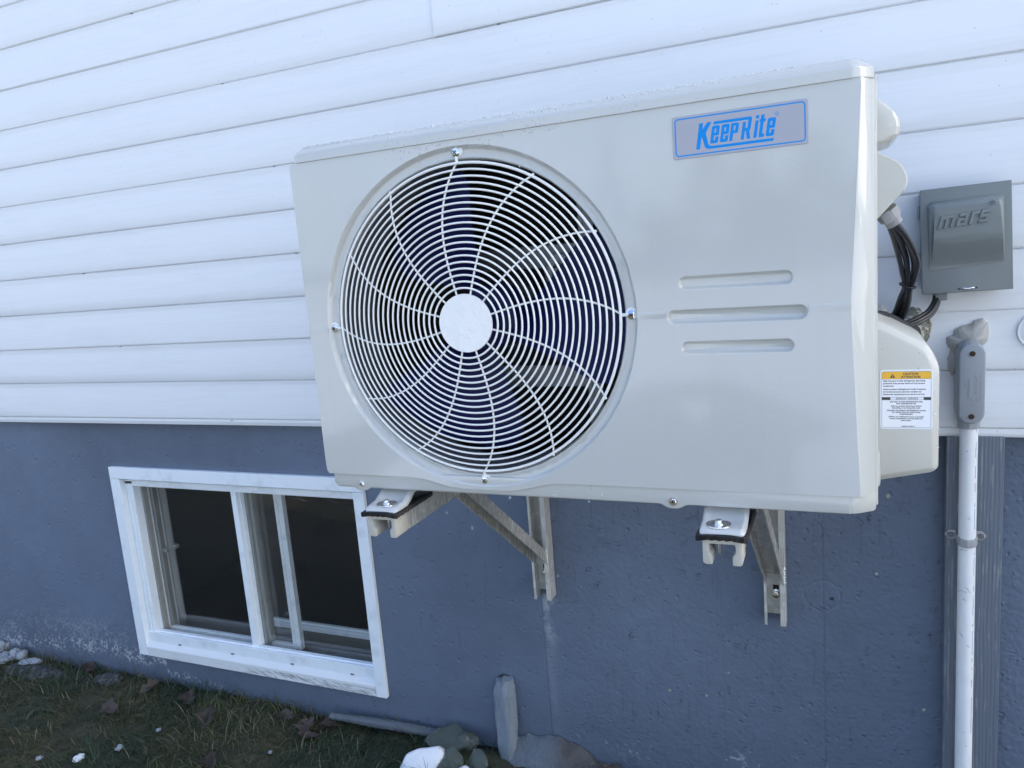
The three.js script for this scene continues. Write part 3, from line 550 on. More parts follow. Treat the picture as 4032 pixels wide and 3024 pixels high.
// fan grille: wire rings and curved spokes, hub disc, four lugs
{
  const zd = (r) => F - 0.0045 + 0.0165 * (1 - (r / 0.222) ** 2);
  const grille = part('fan_grille', cylZ(CX, CY, zd(0) - 0.0012, zd(0) + 0.0012, 0.0415, 0.0408, 64), hubWhite, pump, { crease: 0.5, label: 'white wire fan grille with wet hub disc' });
  const rings = 20;
  for (let k = 0; k < rings; k++) {
    const r = lerp(0.0495, 0.2195, k / (rings - 1)), t = k === rings - 1 ? 0.0021 : 0.00152;
    part('ring_wire', new THREE.TorusGeometry(r, t, 8, 120).translate(CX, CY, zd(r)), grilleWhite, grille);
  }
  for (let k = 0; k < 12; k++) {
    const a0 = k * Math.PI / 6, pts = [];
    for (let i = 0; i <= 14; i++) { const q = i / 14, r = lerp(0.0405, 0.2215, q), a = a0 + 0.27 * (1 - Math.pow(q, 2.1)); pts.push(V3(CX + r * Math.cos(a), CY + r * Math.sin(a), zd(r) - 0.0024)); }
    const end = pts[14];
    part('spoke_wire', [tube(pts, 0.0015, 30, 7), new THREE.SphereGeometry(0.0021, 10, 8).translate(end.x, end.y, end.z + 0.0012)], grilleWhite, grille);
  }
  for (let k = 0; k < 4; k++) {
    const a = k * Math.PI / 2, x = CX + 0.2340 * Math.cos(a), y = CY + 0.2340 * Math.sin(a), u = Math.cos(a), v = Math.sin(a);
    part('lug', [cylZ(x + (k === 1 || k === 3 ? 0.0015 : 0), y + 0.0015, F - 0.0085, F - 0.0050, 0.0086, 0.0078, 32), tube([[x, y, F - 0.0055], [x - 0.006 * u, y - 0.006 * v, F - 0.0056], [x - 0.0145 * u, y - 0.0145 * v, F - 0.0062]], 0.0024, 8, 8)], grilleWhite, grille, { crease: 0.6 });
    screwHead(x, y, F - 0.0050, 0.0063, false);
  }
}
// fan, shroud, motor and coil inside
{
  part('shroud', new THREE.LatheGeometry([[0.2230, F - 0.024], [0.2228, F - 0.035], [0.2225, F - 0.10], [0.226, F - 0.112], [0.238, F - 0.118]].map(([r, z]) => V2(r, z)), 96).rotateX(Math.PI / 2).translate(CX, CY, 0), shroudGrey, pump, { crease: 0.8 });
  const zf = F - 0.078;
  const fan = part('fan', [cylZ(CX, CY, zf - 0.03, zf + 0.018, 0.050, 0.046, 40), new THREE.SphereGeometry(0.0465, 32, 12, 0, 6.2832, 0, 1.2).rotateX(Math.PI / 2).scale(1, 1, 0.25).translate(CX, CY, zf + 0.015)], navy, pump, { crease: 0.6 });
  for (const c of [2.06, -0.03, -2.13]) {
    const n = 18, m = 16, rows = [];
    for (let i = 0; i <= m; i++) {
      const q = i / m, r = lerp(0.042, 0.214, q), half = lerp(0.42, 0.63, Math.pow(q, 0.6)) * (1 - 0.10 * Math.pow(q, 9)), sw = 0.20 * Math.sin(q * 2.2) - 0.1, row = [];
      for (let j = 0; j <= n; j++) {
        const t = j / n * 2 - 1, a = c + sw + t * half * (1 - 0.12 * Math.pow(q, 8) * t * t), pitch = lerp(0.034, 0.040, q);
        row.push(V3(CX + r * Math.cos(a), CY + r * Math.sin(a), zf - t * pitch - 0.010 * (1 - t * t)));
      }
      rows.push(row);
    }
    part('blade', loft(rows, { closed: false }), navy, fan, { crease: 1.2 });
  }
  part('motor', [cylZ(CX + 0.015, CY, F - 0.23, F - 0.115, 0.052, 0.052, 32), cylZ(CX, CY, F - 0.12, zf, 0.008, 0.008, 16)], blackPlastic, pump, { crease: 0.5 });
  const bx = CX + 0.118;
  const br = part('motor_bracket', [box(bx, bx + 0.008, YB, YT, F - 0.20, F - 0.16, 0.001), box(bx + 0.008, bx + 0.020, YB, YT, F - 0.162, F - 0.159, 0.001), box(bx + 0.020, bx + 0.026, YB, YT, F - 0.19, F - 0.155, 0.001)], darkMetal, pump);
  for (const dy of [0.085, -0.105]) part('cross_plate', box(CX - 0.06, bx, CY + dy - 0.020, CY + dy + 0.016, F - 0.170, F - 0.166, 0.002), darkMetal, br);
  part('motor_lug', [new THREE.TorusGeometry(0.017, 0.007, 10, 32).scale(1, 1.25, 0.6).translate(CX + 0.092, CY + 0.058, F - 0.135), cylZ(CX + 0.092, CY + 0.058, F - 0.14, F - 0.128, 0.009, 0.008, 20)], M(0.20, 0.205, 0.21, 0.4, { metalness: 0.5 }), br, { crease: 0.6 });
  part('coil', [box(X0 + 0.02, -0.24, YB, YT, ZB + 0.008, ZB + 0.03, 0)], coilBlack, pump);
  part('coil', [box(X0 + 0.008, X0 + 0.03, YB, YT, ZB + 0.03, F - 0.13, 0)], coilBrown, pump);
}
// name badge and the covers on the right-hand side
const badgeMap = canvasTex(1232, 400, (c, w, h) => {
  const k = w / 100;
  c.fillStyle = '#a6a7b0'; c.fillRect(0, 0, w, h);
  c.scale(k, k);
  const blue = '#0084d2';
  c.strokeStyle = blue; c.lineWidth = 0.95; c.beginPath(); c.roundRect(2.2, 2.2, 95.6, 28.0, 2.4); c.stroke();
  c.transform(1, 0, -0.164, 1, 0.164 * 7.3, 0);
  const base = '#a6a7b0', R = (x, y, ww, hh, f = blue) => { c.fillStyle = f; c.fillRect(x, y, ww, hh); }, RR = (x, y, ww, hh, r, f = blue) => { c.fillStyle = f; c.beginPath(); c.roundRect(x, y, ww, hh, r); c.fill(); };
  const poly = (p, f = blue) => { c.fillStyle = f; c.beginPath(); p.forEach((q, i) => (i ? c.lineTo(...q) : c.moveTo(...q))); c.closePath(); c.fill(); };
  R(21, 7.3, 3.0, 19.4);
  poly([[24, 12.2], [26.9, 7.3], [30.4, 7.3], [26.9, 15.0], [24, 18.5]]);
  c.fillStyle = blue; c.beginPath(); c.moveTo(24, 13.8); c.lineTo(26.8, 14.6); c.lineTo(29.6, 22.6); c.quadraticCurveTo(30.6, 25.3, 33.4, 25.3); c.lineTo(78.6, 25.3); c.lineTo(78.6, 27.4); c.lineTo(31.8, 27.4); c.quadraticCurveTo(27.8, 27.4, 26.8, 23.6); c.lineTo(24, 17); c.closePath(); c.fill();
  const e = (x) => { RR(x, 10.4, 6.0, 13.2, 1.4); R(x + 2.4, 12.8, 1.1, 2.9, base); R(x + 2.4, 17.9, 1.1, 3.3, base); R(x + 3.4, 17.9, 2.8, 0.9, base); };
  e(31.2); e(38.6); e(72.3);
    R(32.0, 7.3, 26.0, 2.2); RR(53.2, 7.3, 7.4, 10.2, 1.6); R(53.2, 9.5, 4.9, 8.2, base); R(45.6, 10.4, 2.4, 13.2); RR(45.6, 10.4, 5.9, 7.7, 1.4); R(47.9, 12.6, 1.2, 3.3, base); R(54.2, 10.8, 2.4, 12.8); R(54.2, 15.3, 5.4, 2.2); poly([[57.0, 16.5], [59.6, 16.5], [61.4, 23.6], [58.6, 23.6]]);
  R(63.4, 11.0, 2.4, 12.6); R(63.4, 7.3, 2.4, 2.3);
  R(67.2, 7.3, 2.4, 16.3); R(66.4, 10.3, 4.6, 2.1); RR(67.2, 21.0, 4.0, 2.6, 0.8);
  c.setTransform(k, 0, 0, k, 0, 0); c.strokeStyle = blue; c.lineWidth = 0.3; c.beginPath(); c.arc(78.2, 8.0, 1.3, 0, 7); c.stroke(); c.fillStyle = blue; c.font = '1.9px sans-serif'; c.textAlign = 'center'; c.fillText('R', 78.2, 8.7);
});
function plate(x0, x1, y0, y1, z, t, r) {                  // thin plate with round corners and uv 0..1 on its face
  const g = prep(extrude(shapeOf(roundPoly([[x0, y0], [x1, y0], [x1, y1], [x0, y1]], r)), t, Math.min(0.0003, t * 0.4), 1)).translate(0, 0, z), p = g.attributes.position, uv = g.attributes.uv;
  for (let i = 0; i < p.count; i++) uv.setXY(i, (p.getX(i) - x0) / (x1 - x0), (p.getY(i) - y0) / (y1 - y0));
  return g;
}
part('name_badge', plate(-0.1885, -0.0345, H + 0.1005, H + 0.1502, F + 0.0001, 0.0008, 0.0030), P(1, 1, 1, 0.5, { map: badgeMap, specularIntensity: 0.5 }), pump, { keepUV: true, label: 'grey name badge with blue slanted lettering' });

function inset(p, d, keep) {                              // polygon moved inwards by d; corners for which keep() holds stay where they are in x
  const n = p.length, a = p.reduce((t, q, k) => t + q[0] * p[(k + 1) % n][1] - p[(k + 1) % n][0] * q[1], 0), sg = a > 0 ? 1 : -1;
  const ln = p.map((q, k) => { const r = p[(k + 1) % n], l = Math.hypot(r[0] - q[0], r[1] - q[1]), nx = -(r[1] - q[1]) / l * sg, ny = (r[0] - q[0]) / l * sg, dd = keep(q) && keep(r) ? 0 : d; return [nx, ny, nx * q[0] + ny * q[1] + dd]; });
  return p.map((q, k) => { const [a1, b1, c1] = ln[(k + n - 1) % n], [a2, b2, c2] = ln[k], t = a1 * b2 - a2 * b1; return [(c1 * b2 - c2 * b1) / t, (a1 * c2 - a2 * c1) / t]; });
}
const coverOutline = [[0.0370, H - 0.3450], [0.1080, H - 0.3300], [0.1150, H - 0.3230], [0.1152, H - 0.1885], [0.1105, H - 0.1730], [0.1010, H - 0.1560], [0.0370, H - 0.1190]], coverRound = [0.001, 0.004, 0.004, 0.007, 0.008, 0.008, 0.001];
const coverRing = (d, z) => roundPoly(inset(coverOutline, d, (q) => q[0] < 0.04), coverRound, 5).map(([x, y]) => V3(x, y, z));
const serviceCover = part('service_cover', loft([coverRing(0, 0), coverRing(0, 0.150), coverRing(0.0012, 0.1535), coverRing(0.0078, 0.1590), coverRing(0.0092, 0.1597), coverRing(0.0105, 0.1600)], { capEnd: true }), coverPlastic, pump, { crease: 0.35 });
serviceCover.position.z = 0.457 - 0.160 + 0.004; 
part('cover_edge', extrude(shapeOf(roundPoly([[0.0362, H - 0.352], [0.0430, H - 0.3470], [0.0445, H - 0.340], [0.0432, H - 0.300], [0.0362, H - 0.290]], 0.003)), 0.02, 0.002, 2).translate(0, 0, 0.452), coverPlastic, pump, { crease: 0.6 });
const labelMap = canvasTex(700, 900, (c, w, h) => {
  c.fillStyle = '#e6e9f0'; c.fillRect(0, 0, w, h);
  c.fillStyle = '#eceef4'; c.strokeStyle = '#3c4048'; c.lineWidth = 4; c.beginPath(); c.roundRect(24, 30, w - 48, h - 56, 26); c.fill(); c.stroke();
  c.save(); c.beginPath(); c.roundRect(26, 32, w - 52, h - 60, 24); c.clip(); c.fillStyle = '#e9b42c'; c.fillRect(26, 32, w - 52, 106); c.restore();
  c.fillStyle = '#3c4048'; c.fillRect(26, 138, w - 52, 4);
  const T = (s, x, y, size, al = 'left', wt = 'bold') => { c.fillStyle = '#30343c'; c.font = `${wt} ${size}px sans-serif`; c.textAlign = al; c.fillText(s, x, y); c.strokeStyle = '#30343c'; c.lineWidth = 1.6; c.strokeText(s, x, y); };
  T('CAUTION', 410, 80, 46, 'center'); T('ATTENTION', 410, 126, 46, 'center');
  c.fillStyle = '#30343c'; c.beginPath(); c.moveTo(168, 60); c.lineTo(204, 122); c.lineTo(132, 122); c.closePath(); c.fill(); c.fillStyle = '#e9b42c'; c.fillRect(164, 78, 8, 24); c.fillRect(164, 108, 8, 8);
  const L = ['High Pressure R-410A Refrigerant Operating', 'pressures may exceed limits of R-22 service', 'equipment.', '', 'Haute pression Réfrigérant R-410A Pressions', 'de fonctionnement peuvent excéder les', 'limites des équipements de service de R-22'];
  let y = 178; for (const s of L) { if (!s) { y += 12; continue; } T(s, 42, y, 26.5); y += 38; }
  c.fillStyle = '#2b2d33'; c.fillRect(26, 412, w - 52, 44); c.fillStyle = '#e6e9f0'; c.fillRect(140, 416, 440, 36); T('SERVICE / SERVICE', 360, 447, 36, 'center', 'normal');
  const B = [['USE ONLY R-410A REFRIGERANT AND', 492], ['POE COMPRESSOR OIL', 520], ['Refer to product literature before', 556], ['Installing or Servicing this unit.', 584], ['UTILISER SEULEMENT RÉFRIGÉRANT R-410A', 624], ["ET L'HUILE POLYOL ESTER POUR", 652], ['COMPRESSEUR', 680], ['Référer à la littérature pour ce produit', 718], ["avant l'installation ou l'entretien de", 746], ['cette unité.', 774]];
  for (const [s, yy] of B) T(s, 350, yy, 25, 'center');
  T('329654-101 REV. F', 380, 862, 21, 'center');
});
part('caution_label', plate(0.0443, 0.1068, H - 0.2690, H - 0.1880, 0, 0.0005, 0.0050), P(1, 1, 1, 0.3, { map: labelMap }), serviceCover, { keepUV: true, label: 'white caution label with yellow header' }).position.z = 0.1602;

const hump = (pts, r, z0, z1, cy, soft, f) => { const o = roundPoly(pts, r, 6), at = (k, z) => o.map(([x, y]) => V3(0.030 + (x - 0.030) * k, cy + (y - cy) * (0.4 + 0.6 * k), z)); return loft([at(1, z0), at(1, z1 - soft), at(1 - 0.008 * f, z1 - soft * 0.6), at(1 - 0.035 * f, z1 - soft * 0.25), at(1 - 0.08 * f, z1 - soft * 0.06), at(1 - 0.14 * f, z1), at(0.4, z1 + 0.0004)], { capEnd: true }); };
part('valve_cover', hump([[0.030, H + 0.1640], [0.0440, H + 0.1625], [0.0640, H + 0.1440], [0.0700, H + 0.1300], [0.0698, H + 0.1160], [0.0570, H + 0.1060], [0.030, H + 0.1060]], [0.001, 0.004, 0.010, 0.008, 0.008, 0.010, 0.001], 0.335, 0.450, H + 0.126, 0.020, 1), unitPaintSmooth, pump, { crease: 0.9 });
part('terminal_cover', hump([[0.030, H + 0.1010], [0.0430, H + 0.0955], [0.0700, H + 0.0795], [0.0785, H + 0.0610], [0.0775, H + 0.0470], [0.0440, H + 0.0115], [0.030, H + 0.0000]], [0.001, 0.003, 0.008, 0.012, 0.008, 0.003, 0.001], 0.335, 0.447, H + 0.052, 0.008, 0.35), unitPaintSmooth, pump, { crease: 0.4 });
part('lid_clip', [box(0.0350, 0.0385, H + 0.1665, H + 0.1715, 0.535, 0.555, 0.0005)], M(0.12, 0.12, 0.2, 0.5), pump);

// feet standing out in front, with washer and hexagon screw
const FEET = [-0.6500, -0.1435];
for (const cx of FEET) {
  const y = H - 0.3600, zf = F + 0.034, sec = (z, yt, hw, up) => roundPoly([[cx - hw, yt - 0.0085], [cx - hw, yt - 0.002 + up], [cx - hw + 0.005, yt + up], [cx - hw + 0.011, yt], [cx + hw - 0.011, yt], [cx + hw - 0.005, yt + up], [cx + hw, yt - 0.002 + up], [cx + hw, yt - 0.0085]], 0.0022, 3).map(([px, py]) => V3(px, py, z));
  const foot = part('foot', loft([sec(zf, y - 0.0045, 0.024, 0), sec(zf - 0.001, y - 0.0025, 0.0265, 0), sec(zf - 0.004, y - 0.0008, 0.0280, 0.0004), sec(zf - 0.012, y, 0.0288, 0.001), sec(zf - 0.030, y, 0.0288, 0.003), sec(zf - 0.044, y + 0.006, 0.0288, 0.004), sec(zf - 0.058, y + 0.016, 0.0288, 0.002), sec(zf - 0.34, y + 0.016, 0.0288, 0)], { capStart: true, capEnd: true }), whiteEnamel, pump, { crease: 0.7 });
  const wx = cx + (cx < -0.4 ? 0.000 : -0.006), wz = zf - 0.0205;
  part('washer', [cylY(wx, wz, y + 0.0003, y + 0.0015, 0.0158, 0.0156, 36)], zinc, foot, { crease: 0.5 });
  part('hexagon_screw', [cylY(wx, wz, y + 0.0015, y + 0.0023, 0.0062), new THREE.CylinderGeometry(0.0044, 0.0046, 0.0045, 6).translate(wx, y + 0.0045, wz), cylY(wx, wz, y - 0.036, y, 0.0024, 0.0026, 12), new THREE.ConeGeometry(0.0024, 0.006, 8).rotateX(Math.PI).translate(wx, y - 0.039, wz)], zinc, foot, { crease: 0.5 });
}
// rain drops on the lid, panel and cover
{
  const g = [], drop = (x, y, z, r, n, fl = 0.55) => { const d = new THREE.SphereGeometry(r, 10, 6, 0, 6.2832, 0, 1.7); d.scale(1, fl, 1.08); const q = new THREE.Quaternion().setFromUnitVectors(V3(0, 1, 0), n); d.applyQuaternion(q).translate(x, y, z); g.push(d); };
  const sl = V3(0, 0.755, 0.655), fr = V3(0, 0, 1), up = V3(0, 1, 0);
  for (let k = 0; k < 420; k++) { const x = -0.75 + 0.62 * Math.pow(rnd(), 0.8), t = Math.pow(rnd(), 0.7); drop(x, YT + 0.0143 + 0.0098 * t, F - 0.0012 - 0.0110 * t, rr(0.0006, 0.0017) * (rnd() < 0.1 ? 1.5 : 1), sl, 0.6); }
  for (let k = 0; k < 300; k++) drop(-0.74 + 0.70 * Math.pow(rnd(), 1.1), YT + 0.0236, F - 0.0135 - rr(0, 0.008), rr(0.001, 0.0032) * (0.6 + 0.6 * rnd()), up, 0.75);
  for (let k = 0; k < 40; k++) drop(-0.62 + 0.4 * rnd(), YT + rr(0.001, 0.010), F + 0.0026, rr(0.0006, 0.0013), fr, 0.6);
  for (let k = 0; k < 60; k++) { const x = -0.6 + 0.26 * rnd(); drop(x, YT - 0.016 * rnd() * rnd() - 0.002, F + 0.0002, rr(0.0005, 0.0014), fr, 0.5); }
  for (let k = 0; k < 18; k++) drop(rr(-0.52, -0.30), YB - rr(0.0, 0.022), F + (rnd() < 0.5 ? 0 : -0.0028), rr(0.0006, 0.0014), fr, 0.5);
  for (const [x, y, r] of [[-0.464, YT - 0.0085, 0.0016], [-0.395, CY + 0.205, 0.0016], [-0.55, YB + 0.03, 0.0012], [-0.47, YB + 0.006, 0.0015], [-0.25, CY + 0.028, 0.0014]]) drop(x, y, F + (y < YT - 0.02 ? -0.008 : 0), r, fr, 0.5);
  for (const [x, y, r] of [[0.048, H - 0.152, 0.0007], [0.047, H - 0.160, 0.0008], [0.091, H - 0.166, 0.0008], [0.0905, H - 0.187, 0.0017], [0.110, H - 0.217, 0.0012], [0.1095, H - 0.249, 0.0019], [0.1135, H - 0.293, 0.0011]]) drop(x, y, 0.461, r, fr, 0.55);
  part('water_drops', g, P(0.92, 0.94, 0.96, 0.04, { transmission: 0.62, thickness: 0.002, ior: 1.33 }), pump, { kind: 'stuff' });
  for (const [x, y, r] of [[-0.4495, H - 0.3455, 0.0022], [-0.329, H - 0.3448, 0.0016]]) part('hanging_drop', new THREE.SphereGeometry(r, 12, 10).scale(1, 1.2, 1).translate(x, y, F - 0.006), P(0.97, 0.98, 1, 0.03, { transmission: 0.9, thickness: 0.003, ior: 1.33 }), pump);
}

// ------------------------------------------------------------------ the two wall brackets
function bracket(cx, dx, label) {
  const b = thing('wall_bracket', label, 'bracket', 'brackets carrying the heat pump'), rx = cx + dx, w = 0.0205;
  b.position.set(rx, 0, 0);
  const yb = H - 0.7905, yt = H - 0.30;
  part('rail', [box(-w, w, yb + 0.012, yt, 0.001, 0.0045, 0.0006), box(-w - 0.0005, -w + 0.0028, yb, yt, 0.001, 0.036, 0.001), box(w - 0.0028, w + 0.0005, yb, yt, 0.001, 0.036, 0.001), box(w - 0.0105, w - 0.0028, yb + 0.0, yt, 0.0335, 0.036, 0.0008), box(-w + 0.0028, -w + 0.0050, yb, yt, 0.0335, 0.036, 0.0006)], aluPale, b);
  // arm: inverted channel
  const ya = H - 0.3735, aw = 0.0205, za = F + 0.006;
  part('arm', [box(-aw, aw, ya - 0.004, ya, 0.036, za, 0.0008), box(-aw, -aw + 0.003, ya - 0.034, ya - 0.004, 0.036, za, 0.0006), box(aw - 0.003, aw, ya - 0.034, ya - 0.004, 0.036, za, 0.0006)], aluminium, b).position.x = -dx;
  const cap = shapeOf(roundPoly([[-0.0245, ya + 0.002], [-0.0245, ya - 0.0335], [-0.0125, ya - 0.0335], [-0.0125, ya - 0.0215], [-0.0165, ya - 0.0175], [-0.0165, ya - 0.0055], [0.0165, ya - 0.0055], [0.0165, ya - 0.0175], [0.0125, ya - 0.0215], [0.0125, ya - 0.0335], [0.0245, ya - 0.0335], [0.0245, ya + 0.002]], [0.002, 0.004, 0.002, 0.002, 0.002, 0.003, 0.003, 0.002, 0.002, 0.002, 0.004, 0.002], 3));
  part('end_cap', extrude(cap, 0.034, 0.0010, 2).translate(-dx, 0, F - 0.002), capBeige, b, { crease: 0.7 });
  // rubber pad with a toothed side
  const pad = []; const z0 = F - 0.075, z1 = F + 0.038;
  for (let i = 0; i <= 48; i++) pad.push([0.0300 + (i % 2 ? 0.0012 : 0), lerp(z0, z1, i / 48)]);
  for (let i = 0; i <= 20; i++) pad.push([lerp(0.0310, -0.0310, i / 20), z1 + 0.0008 * Math.sin(i * 1.9)]);
  pad.push([-0.0300, z0]);
  const pg = new THREE.ExtrudeGeometry(shapeOf(pad), { depth: 0.0050, bevelEnabled: true, bevelThickness: 0.0008, bevelSize: 0.0008, bevelSegments: 1 }).rotateX(Math.PI / 2);
  const pp = pg.attributes.position; for (let i = 0; i < pp.count; i++) { const x = pp.getX(i), z = pp.getZ(i), lo = pp.getY(i) < -0.0025; pp.setY(i, pp.getY(i) - 0.0022 * sstep(0.018, 0.031, Math.abs(x)) * (lo ? 1 : 0.5) * (0.7 + 0.3 * Math.sin(z * 900)) + 0.0006 * Math.sin(x * 700)); }
  pg.translate(-dx, H - 0.3662, 0); pg.computeVertexNormals();
  part('rubber_pad', pg, rubber, b, { crease: 0.8 });
  // sloping brace
  const A = V3(0, H - 0.398, 0.415), B = V3(0, H - 0.6985, 0.0365), len = A.distanceTo(B), bw = 0.0185;
  const ch = [box(-bw, bw, 0, len, -0.024, -0.0205, 0.0006), box(-bw, -bw + 0.0028, -0.012, len, -0.0208, 0, 0.0006), box(bw - 0.0028, bw, -0.012, len, -0.0208, 0, 0.0006)];
  const brace = mergeGeometries(ch.map(prep)), d = A.clone().sub(B).normalize();
  const outw = V3(0, -d.z, d.y).multiplyScalar(-1), mt = new THREE.Matrix4().makeBasis(V3(1, 0, 0), d, V3(1, 0, 0).cross(d).normalize());
  brace.applyMatrix4(mt).translate(B.x, B.y, B.z);
  part('brace', brace, aluminium, b);
  const wd = []; for (let i = 0; i < 11; i++) wd.push(new THREE.SphereGeometry(0.0034, 10, 8).scale(0.9, 0.8, 0.7).translate(w - 0.0015 + 0.0006 * Math.sin(i * 2.2), H - 0.662 - i * 0.0034, 0.0375));
  part('weld_bead', wd, weld, b);
  const bolt = part('anchor_bolt', [cylZ(0.0005, H - 0.7335, 0.0045, 0.0060, 0.0105, 0.0105, 32), new THREE.CylinderGeometry(0.0072, 0.0074, 0.0062, 6).rotateX(Math.PI / 2).rotateZ(0.2).translate(0.0005, H - 0.7335, 0.0092), new THREE.SphereGeometry(0.0066, 20, 6, 0, 6.2832, 0, 1.1).rotateX(Math.PI / 2).scale(1, 1, 0.35).translate(0.0005, H - 0.7335, 0.0112)], chrome, b, { crease: 0.5 });
  part('slot', box(-0.0055, 0.0060, H - 0.735, H - 0.7145, 0.0040, 0.0050, 0.0004), M(0.015, 0.017, 0.02, 0.8), b);
  return b;
}
bracket(FEET[0], 0.003, 'left aluminium wall bracket under the fan end of the unit');
bracket(FEET[1], 0.0095, 'right aluminium wall bracket between the pale streak and the conduit');

// ------------------------------------------------------------------ disconnect box
{
  const d = thing('disconnect_box', 'dark grey electrical disconnect box with raised hood on the siding', 'electrical box');
  const a = [[0.1200, H + 0.0545], [0.2500, H + 0.0573], [0.2560, H - 0.1175], [0.1242, H - 0.1197]];
  const sh = (o) => shapeOf(roundPoly([[a[0][0] + o, a[0][1] - o], [a[1][0] - o, a[1][1] - o], [a[2][0] - o, a[2][1] + o], [a[3][0] + o, a[3][1] + o]], 0.0015, 3));
  part('box_body', extrude(sh(0.0035), 0.062, 0.0015, 2).translate(0, 0, 0.034), boxGrey, d, { crease: 0.6 });
  const lidShape = sh(0); const hx = 0.1905, hy = H - 0.1128;
  lidShape.holes.push(new THREE.Path([V2(hx - 0.0160, hy - 0.0032), V2(hx + 0.0160, hy - 0.0022), V2(hx + 0.0160, hy + 0.0034), V2(hx - 0.0160, hy + 0.0024)].reverse()));
  const cover = part('box_cover', extrude(lidShape, 0.016, 0.0015, 3).translate(0, 0, 0.0845), boxGrey, d, { crease: 0.5 });
  part('hasp', [box(hx - 0.0155, hx + 0.0155, hy - 0.0030, hy + 0.0032, 0.0860, 0.0875, 0.0003)], M(0.008, 0.01, 0.02, 0.8), d);
  part('hasp', [tube([[hx - 0.0120, hy - 0.0020, 0.0965], [hx - 0.0075, hy + 0.0004, 0.1010], [hx, hy - 0.0002, 0.1022], [hx + 0.0075, hy + 0.0006, 0.1010], [hx + 0.0125, hy - 0.0008, 0.0965]], 0.0018, 20, 8)], zinc, d);
  // hood: a wedge that swells towards the top and fades out at the bottom
  const q = (o, z, top, bot) => roundPoly([[0.1302 + o, H + 0.0330 - top], [0.2395 - o, H + 0.0372 - top], [0.2432 - o * 0.35, H - 0.0712 + bot], [0.1342 + o * 0.35, H - 0.0800 + bot]], [0.009, 0.009, 0.003, 0.003], 5).map(([x, y]) => [x, y, z]);
  const hz = (y, zt) => lerp(0.1018, 0.1018 + zt, sstep(H - 0.082, H - 0.018, y));
  const rg = [[0, 0.0, 0, 0], [0.0005, 0.002, 0.0005, 0.0004], [0.0050, 0.0155, 0.0075, 0.004], [0.0068, 0.0178, 0.0105, 0.008], [0.0092, 0.0186, 0.0135, 0.013]].map(([o, zt, tp, bt]) => q(o, 0, tp, bt).map(([x, y]) => V3(x, y, hz(y, zt))));
  // the flat of the hood in rows, so that it follows the swell
  const last = rg[rg.length - 1], xs0 = Math.min(...last.map((p) => p.x)), rows = [];
  const yTop = H + 0.0372 - 0.0135, yBot = H - 0.0712 + 0.013;
  part('hood', [loft(rg), (() => {
    const L = [], top = last.filter((p) => p.y > H - 0.02), n = 14;
    for (let i = 0; i <= n; i++) { const t = i / n, y0 = lerp(H + 0.0200, H - 0.0672, t), y1 = lerp(H + 0.0240, H - 0.0585, t), row = []; for (let k = 0; k <= 10; k++) { const u = k / 10, x = lerp(lerp(0.1395, 0.1374, t), lerp(0.2303, 0.2400, t), u), y = lerp(y0, y1, u); row.push(V3(x, y, hz(y, 0.0186))); } L.push(row); }
    return loft(L, { closed: false });
  })()], boxGrey, cover, { crease: 1.0 });
  // raised maker's mark on the hood: slanted block letters
  const S = 0.0118, glyph = {
    m: [[[0, 0], [0, 1.55], [2.35, 1.55], [2.35, 0], [1.85, 0], [1.85, 1.1], [1.42, 1.1], [1.42, 0], [0.92, 0], [0.92, 1.1], [0.5, 1.1], [0.5, 0]]],
    a: [[[0, 0], [0, 0.92], [1.05, 0.92], [1.05, 1.15], [0.1, 1.15], [0.1, 1.55], [1.55, 1.55], [1.55, 0]], [[0.5, 0.36], [1.05, 0.36], [1.05, 0.6], [0.5, 0.6]]],
    r: [[[0, 0], [0, 1.55], [1.3, 1.55], [1.3, 1.1], [0.5, 1.1], [0.5, 0]]],
    s: [[[0, 0], [0, 0.4], [0.95, 0.4], [0.95, 0.6], [0.0, 0.6], [0.0, 1.55], [1.5, 1.55], [1.5, 1.12], [0.55, 1.12], [0.55, 0.98], [1.5, 0.98], [1.5, 0]]],
  };
  const lay = [['m', 0], ['a', 2.75], ['r', 4.65], ['s', 6.0]], gs = [];
  for (const [ch, x] of lay) {
    const map = ([px, py]) => { const X = (px + x) * S * 0.81 + py * S * 0.30, Y = py * S * 1.12; return V2(0.1432 + X * 1.0, H - 0.0125 + Y + X * 0.10); };
    const sp = new THREE.Shape(glyph[ch][0].map(map).reverse()); if (glyph[ch][1]) sp.holes.push(new THREE.Path(glyph[ch][1].map(map)));
    gs.push(extrude(sp, 0.0042, 0.0010, 2));
  }
  gs.push(new THREE.TorusGeometry(0.0036, 0.0006, 6, 28).translate(0.2212, H + 0.0235, 0.0010), new THREE.TorusGeometry(0.0011, 0.0005, 6, 14).translate(0.2212, H + 0.0246, 0.0010), box(0.2196, 0.2204, H + 0.0212, H + 0.0256, 0.0004, 0.0014, 0), box(-0.0004, 0.0004, -0.0013, 0.0013, 0.0004, 0.0014, 0).rotateZ(0.6).translate(0.2221, H + 0.0223, 0));
  const mg = mergeGeometries(gs.map(prep)), mp = mg.attributes.position;
  for (let i = 0; i < mp.count; i++) { const y = mp.getY(i); mp.setZ(i, mp.getZ(i) + hz(y, 0.0186) - 0.0006); }
  mg.computeVertexNormals();
  part('raised_mark', mg, boxGrey, cover, { crease: 0.5, label: 'raised slanted block lettering' });
  for (const [a1, b1] of [[0.008, 0.030], [-0.082, -0.057]]) part('hinge', box(0.1198, 0.1250, H + a1, H + b1, 0.040, 0.075, 0.001), boxGrey, d);
